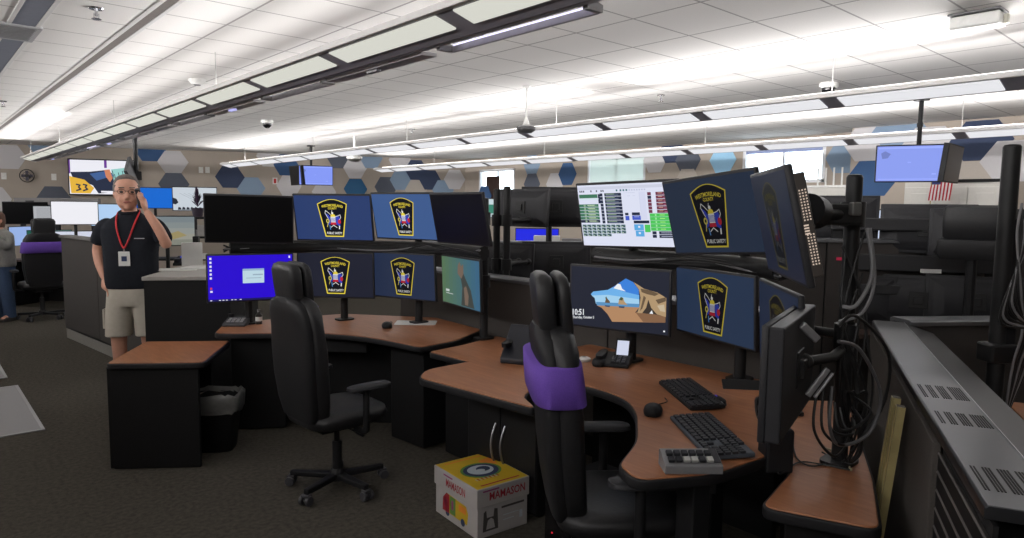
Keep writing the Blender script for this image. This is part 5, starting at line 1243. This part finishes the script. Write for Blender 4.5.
s_ = fuse(so, .010, 2, 'jeans'); s_.materials.append(pm('blue_denim', (62, 78, 104), .9, 0, .15, 80, .2, .1)); link('jeans', s_, t)
for s in (-1, 1): MB().loft([(0, s*.11, -.04, .045, .125, 2.6), (.03, s*.11, -.04, .045, .125, 2.6), (.06, s*.105, -.02, .04, .09, 2.4)], 20).build('shoe', pm('dark_shoe', (40, 38, 38), .6), t, smooth=True)
hm = MB(); hm.loft([(-.10, 0, .05, .066, .055, 2.2), (-.03, 0, .040, .084, .078, 2.2), (.03, 0, .026, .086, .092, 2.2), (.07, 0, .02, .082, .095, 2.2), (.10, 0, .016, .066, .078, 2.2), (.125, 0, .012, .03, .036, 2.2)], 26)
hm.xf(HW).build('hair', pm('brown_hair', (84, 58, 44), .7, 0, .2, 90, .3), t, smooth=True)
for s in (-1, 1): MB().ball((s*.032, -.091, .006), .012, 10, sc=(1.1, .6, .75)).xf(HW).build('eye', pm('eye_dark', (72, 60, 56), .3), t, smooth=True)
# ------------------------------------------------------------------ stations behind: left
def view_az(p): return math.degrees(math.atan2(-p.y, -p.x))
def front(px, py, d, label, fill, yaw=0., tilt=-4, scale=1., detail=None, group='lit monitors in the back of the room', stand=None):
    p = atd(px, py, d); return monitor(tuple(p), view_az(p)+yaw, tilt, label, fill, scale=scale, detail=detail, group=group, stand=stand)
def rear(px, py, d, label, yaw=0., tilt=-4, scale=1., detail=None):
    p = atd(px, py, d); return monitor(tuple(p), view_az(p)+180+yaw, tilt, label, None, back=True, scale=scale, group='monitors seen from behind')
def doc(mb, mi):
    rect(mb, mi((176, 178, 182)), .0, .0, 1, 1); G = mi((128, 130, 136))
    for k in range(12): rect(mb, G, .1, .10+.07*k, .9 if k % 3 else .6, .12+.07*k, .0006)
def teal(mb, mi):
    K = mi((20, 26, 30)); W = mi((150, 214, 208)); rect(mb, mi((30, 90, 76)), 0, 0, .18, 1)
    rect(mb, W, .2, .02, 1, .98)
    for r in range(3):
        for c in range(6): rect(mb, K, .26+.12*c, .12+.28*r, .34+.12*c+.02*((c+r) % 3), .32+.28*r, .0006)
def video(mb, mi):
    rect(mb, mi((198, 206, 214)), 0, 0, 1, 1); K = mi((40, 44, 54)); G = mi((150, 160, 170))
    poly(mb, K, [(.0, .45), (.08, .5), (.12, .66), (.06, .75), (0, .72)], .0005)
    rnd = random.Random(4)
    for k in range(9): u = .1+.095*k; poly(mb, K, [(u, .98), (u+.02, .84+.05*rnd.random()), (u+.07, .88), (u+.09, .98)], .0005)
    for k in range(5): stroke(mb, G, [(.15+.1*k, .25), (.55+.09*k, .62)], .004, .0004)
def picture(mb, mi):
    for k, c in enumerate(((118, 128, 132), (128, 136, 136), (140, 144, 140), (146, 146, 136), (126, 128, 118))): rect(mb, mi(c), 0, .2*k, 1, .2*k+.2)
    poly(mb, mi((206, 206, 192)), [(.36, .30), (.46, .24), (.52, .4), (.48, .6), (.38, .56)], .0005); poly(mb, mi((150, 138, 96)), [(.5, .62), (.7, .5), (.86, .66), (.6, .8)], .0005)
front(26, 213, 11, 'black monitor at the left end of the far left monitor row', None, 4)
front(47.5, 213, 10.9, 'grey document on a far left monitor beside a white screen', (170, 172, 176), 0, detail=doc, scale=.62)
front(75, 213, 10.5, 'blank white monitor on the far left below the wall television', (238, 238, 244), 0, scale=1.02, stand=.746)
front(112, 215, 10.9, 'pale blue monitor peeking out left of the man in black', (176, 206, 240), -10, stand=.746)
front(22, 236, 11.2, 'low lit monitor edge just right of the person in grey', (150, 176, 226), 50, scale=.9)
front(50, 241, 11.1, 'monitor with teal and black blocks behind the purple topped chair', (120, 190, 184), 0, detail=teal)
front(78, 242, 10.9, 'lower white monitor behind the fabric panel left of the man', (206, 210, 226), 0)
c0, c1 = atd(12, 201, 11.3), atd(97, 203, 10.9)
t = thing('monitor_rail', 'grey metal rail above the far left monitor row', 'rail', ((c0.x+c1.x)/2, (c0.y+c1.y)/2, 0), rz=math.atan2((c1-c0).y, (c1-c0).x))
LR = (c1-c0).length
MB().box((0, .05, c0.z), (LR, .05, .11)).build('top_rail', pm('grey_rail', (110, 108, 108), .6), t, bevel=.006)
for s in (-.42, 0, .42): MB().box((s*LR, .06, .746+(c0.z-.80)/2), (.06, .05, c0.z-.80)).build('upright', MATTE, t)
for s in (-.3, .1, .36): MB().box((s*LR, .02, c0.z-.005), (.16, .012, .03)).build('slot', SLOT, t)
c = CW((62-512)/685*10.7, 10.7, 0)
t = thing('back_desk', 'dark desk under the far left row of monitors', 'desk', (c.x, c.y, 0), rz=math.atan2((c1-c0).y, (c1-c0).x))
MB().box((-.05, .25, .73), (1.9, .75, .03)).build('top', pm('dark_worktop', (62, 48, 42), .5), t, bevel=.004); MB().box((-.05, .55, .36), (1.8, .04, .70)).build('back_panel', DARK, t)
for s in (-.9, .8): MB().box((s, .25, .36), (.04, .6, .71)).build('end_panel', DARK, t)
MB().box((.62, .1, .765), (.25, .2, .04)).build('paper_stack', PAPER, t)
q = CW((40-512)/685*9.7, 9.7, 0)
chair((q.x, q.y), 95, 'distant swivel chair with purple band between person in grey and fabric panel', 1.0, spin=.2)
# fabric end panel left of the man, and the counter behind him
partition((1.46, 9.85), (1.74, 7.35), 1.26, 'tall grey fabric partition with a pale base left of the man in black', .10, capmat=pm('dark_cap', (84, 82, 80), .6), faces=pm('brown_grey_fabric', (58, 55, 53), .95, 0, .12, 260), base=pm('pale_base', (128, 126, 122), .7))
k0 = Vector((1.32, 5.72, 0)); uu = Vector((.85, -.53, 0)).normalized(); vv = Vector((-uu.y, uu.x, 0)); an = math.atan2(uu.y, uu.x); CLn, CDp = .64, 1.10; cc = k0+uu*CLn/2+vv*CDp/2
t = thing('counter', 'dark standing counter with a pale top beside the man in black', 'counter', (cc.x, cc.y, 0), rz=an)
MB().box((0, 0, 1.085), (CLn, CDp, .03)).build('pale_top', pm('pale_laminate', (150, 146, 141), .5, 0, .04), t, bevel=.005)
MB().box((0, -CDp/2+.035, .535), (CLn-.02, .04, 1.07)).build('front_panel', DARK, t); MB().box((-CLn/2+.03, 0, .535), (.04, CDp-.1, 1.07)).build('end_panel', DARK, t); MB().box((CLn/2-.03, 0, .535), (.04, CDp-.1, 1.07)).build('end_panel', DARK, t)
zc = 1.10
def on_counter(px, py): return at(px, py, zc)
c = on_counter(178, 269.5); o = MB().prism([(-.15, -.11), (.15, -.11), (.15, .11), (-.15, .11)], 0, .003).build('paper_sheet', PAPER, loc=(c.x, c.y, zc), rot=(0, 0, an+.2)); tag(o, 'white paper sheet lying on the pale counter top', 'paper', 'paper on the counter')
c = on_counter(203, 268); o = MB().prism([(-.15, -.11), (.15, -.11), (.15, .11), (-.15, .11)], 0, .012).build('paper_stack', PAPER, loc=(c.x, c.y, zc), rot=(0, 0, an-.1)); tag(o, 'low stack of paper on the pale counter beside the blue desktop monitor', 'paper', 'paper on the counter')
c = on_counter(186, 265); t = thing('desk_telephone', 'telephone with a small blue display on the pale counter', 'telephone', (c.x, c.y, zc), rz=an)
MB().prism([(-.08, 0), (.08, 0), (.08, .08), (-.08, .02)], -.09, .09, axis='X').build('body', BLACK, t, bevel=.005); MB().box((.0, .035, .078), (.10, .06, .004), rot=Matrix.Rotation(.36, 3, 'X')).build('blue_display', em((60, 80, 240), 1.), t)
MB().loft([(.03, -.065, 0, .02, .08, 3), (.06, -.065, 0, .022, .085, 3)], 16).build('handset', BLACK, t)
front(167, 231, 7.4, 'monitor with a muted landscape picture at the elbow of the man in black', (130, 136, 134), 0, detail=picture, scale=.92, stand=0)
front(155, 198, 11.6, 'plain blue monitor right of the man on the phone', (26, 104, 206), 0, stand=0)
front(195, 199, 11.4, 'monitor with a snowy pale picture behind the blank black monitor', (200, 208, 216), 0, detail=video, scale=1.12, stand=0)
for px, d, z0, lab, w_, h_, m_c, nm in ((192, 6.12, zc, 'tilted white sheet standing behind the dark speaker on the counter', .17, .21, PAPER, 'sheet_board'), (207, 9.35, 1.215, 'pale box on the shelf behind the pale counter', .22, .15, pm('pale_grey_board', (150, 148, 146), .7), 'storage_box'), (188, 9.35, 1.215, 'grey sorter tray on the shelf under the snowy monitor', .36, .08, GREYPL, 'storage_tray'), (200, 9.2, .915, 'white paper tray on the lower shelf behind the counter', .18, .07, PAPER, 'storage_tray')):
    p = CW((px-512)/685*d, d, z0); o = MB().box((0, 0, h_/2+.001), (w_, .04 if nm == 'sheet_board' else .14, h_)).build(nm, m_c, bevel=.003, loc=p, rot=(0, 0, math.radians(view_az(p)+90))); tag(o, lab, nm.split('_')[1])
p = on_counter(197, 264.5); t = thing('speaker', 'slim black speaker standing at the back of the pale counter', 'speaker', (p.x, p.y, zc), rz=an)
MB().box((0, 0, .13), (.05, .06, .26)).build('case', BLACK, t, bevel=.006); MB().box((0, -.031, .15), (.036, .003, .18)).build('grille', SLOT, t)
p = on_counter(189, 264.5); t = thing('paper_cup', 'white paper cup on the counter under the landscape picture monitor', 'cup', (p.x, p.y, zc))
MB().loft([(0, 0, 0, .027, .027, 2), (.10, 0, 0, .038, .038, 2), (.10, 0, 0, .034, .034, 2), (.012, 0, 0, .025, .025, 2)], 18).build('cup', PAPER, t, smooth=True); MB().loft([(.10, 0, 0, .039, .039, 2), (.112, 0, 0, .036, .036, 2)], 18).build('lid', PAPER, t)
p = atd(196, 232, 9.4); t = thing('back_shelf', 'dark shelf rack behind the pale counter', 'shelf', (p.x, p.y, 0), rz=an)
for z in (.9, 1.20, 1.46): MB().box((0, 0, z), (1.5, .35, .03)).build('board', DARK, t)
for s in (-.74, .74): MB().box((s, 0, .76), (.03, .35, 1.5)).build('side', DARK, t)
# television on the far wall
ta, tb = onfar(69, 160), onfar(137, 162); tc_, td = onfar(72, 193.5), onfar(137, 194.5)
w_ = (tb-ta).length; h_ = (ta.z+tb.z-tc_.z-td.z)/2; cc = (ta+tb+tc_+td)/4+FWN*.09
def tvpic(mb, mi):
    W = mi((236, 236, 244)); D = mi((36, 44, 66)); Yl = mi((226, 178, 60)); BL = mi((64, 96, 150)); SKN = mi((206, 130, 96)); TQ = mi((150, 206, 202)); PU = mi((110, 60, 150))
    rect(mb, W, 0, 0, 1, 1); poly(mb, D, [(.02, .36), (.30, .34), (.55, .28), (.72, .46), (.70, .92), (.42, .98), (.34, .74), (.05, .52)], .0005); poly(mb, BL, [(.30, .40), (.58, .30), (.66, .44), (.40, .60)], .0007)
    poly(mb, Yl, [(.0, .48), (.22, .58), (.36, .82), (.30, .98), (.02, .98)], .0008); poly(mb, SKN, [(.52, .28), (.60, .26), (.64, .52), (.60, .64), (.54, .48)], .0009)
    poly(mb, TQ, [(.62, .26), (.84, .20), (.86, .66), (.78, .90), (.66, .62)], .0006)
    for k in range(8): rnd2 = .05*((k*7) % 5); stroke(mb, D, [(.64+.03*k, .3+rnd2), (.66+.03*k, .5+rnd2)], .006, .0010)
    rect(mb, PU, .52, 0, .56, .22, .0006); rect(mb, PU, 0, 0, .02, .4, .0006)
    K = D
    for cx in (.10, .20): stroke(mb, K, [(cx, .72), (cx+.05, .74), (cx+.03, .80), (cx+.06, .86), (cx, .90)], .014, .0011)
    rect(mb, W, .46, .90, .80, .95, .0012)
tv = monitor(tuple(cc), math.degrees(math.atan2(FWN.y, FWN.x)), 0, 'large television with a sports picture on the far wall', (220, 222, 232), detail=tvpic, name='wall_television', scale=w_/MW*1.02)
tv['category'] = 'television'
# ceiling-hung screens on poles
def hung(px, py, d, label, fill, yaw=0., side=1, pole_px=None, twin=True, mapish=True):
    p = atd(px, py, d); az = view_az(p); q = atd(pole_px, py-20, d+.12)
    t = thing('hung_television', label, 'television', (q.x, q.y, HC), group='televisions hung from the ceiling')
    MB().loft([(-.001, 0, 0, .07, .07, 2), (-.02, 0, 0, .07, .07, 2)], 16).tube([(0, 0, -.01), (0, 0, p.z-HC-.05)], .022, 12).build('pole', BLACK, t, smooth=True, ang=50)
    MB().tube([(0, 0, -.27), (0, 0, -.23)], .03, 12).build('pole_joint', BLACK, t)
    def face(yw, off, lit):
        a = math.radians(az+yw); n = Vector((math.cos(a), math.sin(a), 0)); rot = (0.10, 0, a+PI/2)
        loc = Vector((p.x-q.x, p.y-q.y, p.z-HC))+off
        c = MB().xf(Matrix()) if False else MB()
        c.prism([(-MW/2, -MH/2), (MW/2, -MH/2), (MW/2, MH/2), (-MW/2, MH/2)], 0, .05, axis='Y')
        h = c.build('screen_case', BLACK, t, bevel=.005, loc=loc, rot=rot)
        s = MB().quad(Tq(0, 1), Tq(1, 1), Tq(1, 0), Tq(0, 0)).build('lit_screen' if lit else 'dark_screen', em(fill) if lit else pm('dark_screen', (12, 12, 14), .35, spec=.3), h)
        if lit and mapish:
            mb = MB(); c2 = em([min(255, x+18) for x in fill]); c3 = em([int(x*.82) for x in fill])
            rect(mb, 0, .02, .03, .98, .08); rect(mb, 0, .03, .93, .97, .96); rect(mb, 0, .45, .45, .5, .48)
            poly(mb, 1, [(.06, .2), (.12, .14), (.2, .22), (.16, .34), (.08, .36)]); rect(mb, 0, .80, .78, .86, .82)
            mb.build('displayed_pattern', [c2, c3], s)
        MB().box(Vector((0, .07, .05)), (.10, .06, .12)).build('bracket', BLACK, h)
        return h
    face(yaw, Vector((0, 0, 0)), True)
    if twin:
        rv = Vector((-math.sin(math.radians(az)), math.cos(math.radians(az)), 0))
        face(yaw+side*72, rv*side*.36+Vector((math.cos(math.radians(az)), math.sin(math.radians(az)), 0))*-.20, False)
    return t
hung(911, 163.5, 6.6, 'hung screen with a pale map picture at right, above the dark monitors', (140, 158, 240), 4, 1, 919)
hung(316, 175.5, 12.6, 'small hung screen with a periwinkle picture above the badge monitors', (134, 154, 246), 4, -1, 311)
p = atd(136, 165, 11.0); t = thing('hung_television', 'dark hung television seen nearly edge-on over the man in black', 'television', (p.x, p.y, HC), group='televisions hung from the ceiling')
MB().tube([(0, 0, -.001), (0, 0, -.62)], .035, 12).build('pole', BLACK, t, smooth=True); MB().box((.02, 0, -.66), (.10, .09, .14)).build('bracket', BLACK, t, bevel=.01)
h = MB().prism([(-.26, -.16), (.26, -.16), (.26, .16), (-.26, .16)], 0, .05, axis='Y').build('screen_case', MIDGREY, t, bevel=.005, loc=(-.10, -.06, -.62), rot=(.35, .5, math.radians(-110)))
MB().quad(Vector((-.25, -.001, -.15)), Vector((.25, -.001, -.15)), Vector((.25, -.001, .15)), Vector((-.25, -.001, .15))).build('dark_screen', pm('dark_screen', (12, 12, 14), .35, spec=.3), h)
# ------------------------------------------------------------------ stations behind: middle and right, seen from the rear
rear(524, 208, 5.9, 'small grey monitor back left of the larger one behind the status table', -38, scale=.9)
rear(555, 207, 6.2, 'wide monitor back immediately left of the status table monitor', 6)
rear(556, 262, 6.1, 'low monitor back half hidden behind the beach monitor', 4)
rear(505, 262, 6.0, 'low monitor back between two posts and the tall chair', -30, scale=.95)
front(537, 241, 8.6, 'vivid blue screen glimpsed through the gap between monitor backs', (36, 44, 224), 0, scale=.9, stand=0)
rear(620, 300, 6.3, 'monitor back in shadow behind the beach monitor', 8)
for i, (px, d, zt, lab) in enumerate(((496, 5.5, 1.80, 'slim black post with a bright edge, left of its pair behind the partition'), (506, 5.45, 1.82, 'slim black post, right of its pair behind the partition'))):
    q = CW((px-512)/685*d, d, 0); mount(q.x, q.y, 0, zt, [tuple(CW((px-512)/685*d+.18, d+.30, 1.55)), tuple(CW((px-512)/685*d+.18, d+.30, 1.2))], lab, r=.028)
q = CW((548-512)/685*6.8, 6.8, 0); mount(q.x, q.y, 0, 1.72, [tuple(CW((555-512)/685*6.3, 6.3, 1.66))], 'dark post behind the wide monitor back')
c = CW((560-512)/685*7.9, 7.9, 0); t = thing('clutter_shelf', 'dark shelf holding white and grey trays in the gap beside the status table', 'shelf', (c.x, c.y, 0), rz=math.radians(view_az(c)+90)); zs = 1.23
MB().box((0, 0, zs-.015), (.9, .3, .03)).build('board', DARK, t); MB().box((-.43, 0, .6), (.03, .28, 1.2)).build('upright', DARK, t); MB().box((.43, 0, .6), (.03, .28, 1.2)).build('upright', DARK, t)
for off, w, h, m_c, lab in ((-.16, .30, .10, PAPER, 'white paper tray right of the vivid blue glimpsed screen'), (.12, .22, .07, GREYPL, 'grey tray between white trays near the status table corner'), (.32, .15, .12, PAPER, 'white box beside the lower left corner of the status table')):
    p = c+Vector((math.cos(math.radians(view_az(c)+90)), math.sin(math.radians(view_az(c)+90)), 0))*off; o = MB().box((0, 0, h/2+.001), (w, .2, h)).build('desk_tray', m_c, bevel=.004, loc=(p.x, p.y, zs), rot=(0, 0, math.radians(view_az(c)+90))); tag(o, lab, 'tray')
q0 = CW((462-512)/685*7.6, 7.6, 0); q1 = CW((500-512)/685*7.4, 7.4, 0); c = (q0+q1)/2
for z, lab, dz in ((1.23, 'upper white shelf behind the animal wallpaper monitor', 0), (1.09, 'lower white shelf behind the animal wallpaper monitor', .15)):
    o = MB().box((0, 0, 0), (.62, .35, .045)).build('white_shelf', pm('white_laminate', (190, 188, 184), .5), bevel=.004, loc=(c.x, c.y, z), rot=(0, 0, math.radians(view_az(c)+90))); tag(o, lab, 'shelf')
t = thing('shelf_unit', 'dark unit carrying two white shelves behind the left station', 'shelf unit', (c.x, c.y, 0), rz=math.radians(view_az(c)+90))
MB().box((0, .20, .62), (.66, .03, 1.24)).build('back', DARK, t); MB().box((-.33, 0, .62), (.02, .38, 1.24)).build('side', DARK, t); MB().box((.33, 0, .62), (.02, .38, 1.24)).build('side', DARK, t)
front(481, 208, 9.6, 'tiny monitor with a green chart on white near the far corner', (200, 216, 220), 0, scale=.75, stand=0, detail=lambda mb, mi: (rect(mb, mi((60, 130, 110)), .4, .3, .9, .8), rect(mb, mi((220, 226, 230)), .5, .4, .7, .5, .0006)))
partition((4.45, 3.0), (6.6, .9), 1.45, 'dark tall partition behind the right row of monitor backs', .12, faces=pm('dark_panel_fabric', (62, 58, 56), .95, 0, .1, 260))
partition((3.95, 5.95), (7.3, 3.75), 1.30, 'dark partition between the slim posts and the status table, middle of the room', .12, faces=pm('dark_panel_fabric', (62, 58, 56), .95, 0, .1, 260))
# right group
rear(834.5, 219, 5.3, 'dark monitor back just left of the white light gap, right of the angled monitor', -6)
rear(927, 229, 5.0, 'wide dark monitor back below the hung map screen', 3)
rear(976, 233, 4.6, 'dark monitor back with a raised rim beside the tall right post', 10, scale=.9)
rear(850, 298, 5.2, 'lower dark monitor back behind the cable post', -4)
rear(918, 300, 5.0, 'lower dark monitor back in the middle of the right row', 2)
rear(975, 302, 4.8, 'lower dark monitor back at the right end of its row', 6)
front(886, 226, 7.4, 'white lit screen showing only as a bright slit between two monitor backs', (214, 226, 250), 0, stand=0)
for px, d, lab in ((918, 5.35, 'dark post between the wide monitor backs at right'), (963, 5.0, 'dark post behind the rimmed monitor back')):
    q = CW((px-512)/685*d, d, 0); mount(q.x, q.y, 0, 1.70, [tuple(CW((px-512)/685*d, d-.26, 1.5)), tuple(CW((px-512)/685*d, d-.26, 1.05))], lab)
q0 = CW((830-512)/685*5.05, 5.05, 0); q1 = CW((1010-512)/685*4.75, 4.75, 0)
t = thing('monitor_beam', 'long dark beam carrying the row of monitor backs at right', 'beam rail', ((q0.x+q1.x)/2, (q0.y+q1.y)/2, 0), rz=math.atan2((q1-q0).y, (q1-q0).x)); LQ = (q1-q0).length
MB().box((0, .10, 1.56), (LQ, .06, .09)).build('upper_beam', pm('dark_beam', (46, 46, 48), .5), t, bevel=.008); MB().box((0, .10, 1.08), (LQ, .06, .07)).build('lower_beam', pm('dark_beam', (46, 46, 48), .5), t, bevel=.008)
for s in (-.45, .1, .45): MB().box((s*LQ, .14, .8), (.07, .05, 1.6)).build('upright', MATTE, t)
MB().box((0, .2, .76), (LQ, .7, .03)).build('worktop', pm('dark_worktop', (62, 48, 42), .5), t)
MB().box((-.40*LQ, .062, 1.30), (.13, .01, .022)).build('red_light', em((150, 34, 58), .8), t); MB().box((.07*LQ, -.02, 1.235), (.13, .01, .028)).build('white_label', PAPER, t)
MB().box((0, .10, 1.28), (LQ, .05, .12)).build('middle_beam', pm('dark_beam', (46, 46, 48), .5), t, bevel=.008)
p = atd(975, 217, 4.25); t = thing('chair_headrest', 'black padded chair top in front of the dark monitor backs at right', 'chair', (p.x, p.y, 0), rz=math.radians(view_az(p)+90))
MB().loft([(1.50-.02, 0, 0, .15, .03, 4), (1.50, 0, 0, .165, .045, 4), (1.62, 0, 0, .17, .05, 4), (1.685, 0, 0, .165, .042, 4), (1.70, 0, 0, .14, .02, 3)], 28).build('headrest', LEATHER, t, smooth=True)
MB().loft([(1.36, 0, .01, .18, .04, 4), (1.40, 0, .01, .20, .055, 4), (1.48, 0, .01, .19, .055, 4), (1.50, 0, .01, .15, .03, 3)], 28).build('backrest', LEATHER, t, smooth=True)
MB().tube([(0, .02, 1.40), (0, .03, .4), (0, .03, .03)], .03, 10).loft([(0, 0, .03, .28, .28, 2), (.03, 0, .03, .26, .26, 2)], 20).build('stem', BLACK, t)
# white cabinets on the projecting wall, with a small flag
ca, cb_ = onx(905, 181, XJ-.45), onx(1004, 181, XJ-.45); zt = ca.z
t = thing('white_cabinets', 'white cupboards with a dark top edge against the wall at right', 'cupboard', (XJ-.23, (ca.y+cb_.y)/2, 0)); Lc = abs(ca.y-cb_.y)
CAB = pm('cream_cabinet', (196, 194, 188), .6, 0, .03)
MB().box((0, 0, zt/2), (.42, Lc, zt-.04)).build('carcass', CAB, t); MB().box((0, -.15*Lc, zt-.01), (.46, Lc*.72, .035)).build('dark_top_edge', DARK, t)
for k in range(3):
    y = -Lc/2+(k+.5)*Lc/3
    d = MB().box((-.218, y, zt-.42), (.02, Lc/3-.012, .68)).build('door', CAB, t, bevel=.003); MB().box((-.229, y, zt-.42), (.006, Lc/3-.15, .54)).build('raised_panel', CAB, d, bevel=.003); MB().box((-.233, y+Lc/6-.05, zt-.55), (.012, .012, .08)).build('door_handle', CHROME, d)
fp = onx(937, 189, XJ-.75); t = thing('flag', 'small striped stars and stripes flag in front of the white cupboards', 'flag', (fp.x, fp.y, 0))
MB().tube([(0, .06, fp.z-.6), (0, .06, fp.z+.16)], .006, 8).loft([(fp.z-.62, 0, .06, .05, .05, 2), (fp.z-.59, 0, .06, .03, .03, 2)], 14).build('staff', pm('brass_staff', (150, 130, 80), .4, .7), t)
FR = pm('flag_red', (168, 44, 54), .8); FW_ = pm('flag_white', (214, 210, 208), .8); FB = pm('flag_blue', (40, 48, 96), .8)
mb = MB(); n = 13
for i in range(n):
    for j in range(6):
        y0 = .055-i*.0165; y1 = y0-.0165; f = lambda y, z: Vector((.012*math.sin(18*y+9*z), y+.10*(fp.z+.14-z), z))
        z0 = fp.z+.14-j*.045; z1 = z0-.045; mb.quad(f(y0, z0), f(y1, z0), f(y1, z1), f(y0, z1), 2 if (i < 6 and j < 2) else (i % 2))
mb.build('cloth', [FR, FW_, FB], t)
c = CW((938-512)/685*7.6, 7.6, 0); c = Vector((fp.x, fp.y+.06, 0)); t = thing('flag_table', 'pale low cabinet under the small flag', 'cabinet', (c.x, c.y, 0))
MB().box((0, 0, (fp.z-.62)/2), (.5, .5, fp.z-.63)).build('body', CAB, t); MB().box((0, 0, fp.z-.63), (.54, .54, .018)).build('top', DARK, t)
# radio antennas and small rack left of the far post
p = onx(826, 175, XR-.4)
t = thing('antenna_rack', 'row of short white antennas on a shelf beside the bright window', 'antenna', (XR-.4, p.y, 0))
MB().box((0, 0, p.z-.16), (.2, .8, .03)).build('shelf_board', WHITE, t)
for k in range(4): MB().tube([(0, -.22+.11*k, p.z-.145), (0, -.22+.11*k, p.z+.10)], .012, 8).build('antenna', WHITE, t)
MB().box((0, 0, (p.z-.18)/2), (.18, .7, p.z-.18)).build('cabinet_body', CAB, t)
# small things fixed to the far wall
def plate(px, py, w, h, m_c, label, name, cat):
    c = onfar(px, py); u, n = FWD, FWN
    Mx = Matrix(((-u.x, n.x, 0), (-u.y, n.y, 0), (0, 0, 1))).to_4x4(); Mx.translation = c
    t = thing(name, label, cat, (0, 0, 0)); t.matrix_world = Matrix.Translation(c) @ Matrix.Rotation(math.atan2(n.y, n.x)-PI/2, 4, 'Z')
    MB().box((0, .008, 0), (w, .014, h)).build('plate', m_c, t, bevel=.003); return t
for px, py, lab in ((4, 176, 'white switch plate on the far wall beside the person in grey'), (54, 177, 'white switch plate on the far wall left of the television'), (201, 170, 'white switch plate above the dark plant, left of its pair'), (207.5, 170, 'white switch plate above the dark plant, right of its pair')):
    t = plate(px, py, .085, .125, WHITE, lab, 'switch_plate', 'switch'); MB().box((0, .018, 0), (.03, .008, .05)).build('rocker', WHITE, t)
t = plate(275, 181, .10, .14, WHITE, 'red and white fire strobe on the far wall left of the small hung screen', 'fire_strobe', 'fire alarm'); MB().box((0, .025, .0), (.05, .03, .10)).build('red_lens', pm('red_plastic', (190, 40, 44), .4), t, bevel=.006)
c = onfar(29, 176); t = thing('wall_fan', 'small dark fan on the far wall left of the television', 'fan', c+FWN*.10, rz=math.atan2(FWN.y, FWN.x)-PI/2)
MB().tube([(0, -.10, -.02), (0, .0, 0)], .02, 10).build('bracket', BLACK, t)
MB().tube([(.12*math.cos(2*PI*i/20), .03, .12*math.sin(2*PI*i/20)) for i in range(21)], .008, 6).tube([(.07*math.cos(2*PI*i/20), .04, .07*math.sin(2*PI*i/20)) for i in range(21)], .004, 6).build('guard', BLACK, t)
for k in range(4): MB().box((0, .02, 0), (.09, .006, .05)).build('blade', pm('dark_violet_plastic', (52, 44, 70), .4), t, rot=(0, k*PI/2, 0)).location = (.05*math.cos(k*PI/2), .0, -.05*math.sin(k*PI/2))
MB().tube([(0, 0, 0), (0, .05, 0)], .03, 12).build('hub', BLACK, t)
c = CW((199-512)/685*9.4, 9.4, 0); t = thing('dark_plant', 'dark spiky plant silhouette above the snowy monitor', 'plant', (c.x, c.y, 1.476))
MB().loft([(0, 0, 0, .06, .06, 2), (.12, 0, 0, .075, .075, 2), (.12, 0, 0, .06, .06, 2), (.10, 0, 0, .055, .055, 2)], 16).build('pot', pm('dark_pot', (46, 36, 52), .5), t, smooth=True)
mb = MB(); rnd = random.Random(9)
for k in range(40):
    a = rnd.uniform(0, 2*PI); hgt = rnd.uniform(.08, .30); sp = .11*(1-hgt/.38); z0 = hgt*.6
    v0 = Vector((0, 0, .1+z0*.6)); v1 = Vector((sp*math.cos(a), sp*math.sin(a), .12+hgt)); s_ = Vector((-math.sin(a), math.cos(a), 0))*.016
    m = (v0+v1)/2+Vector((0, 0, .02)); mb.add([v0, m-s_, v1, m+s_], [(0, 1, 2, 3)])
mb.build('leaves', pm('dark_purple_leaf', (60, 42, 66), .6), t)
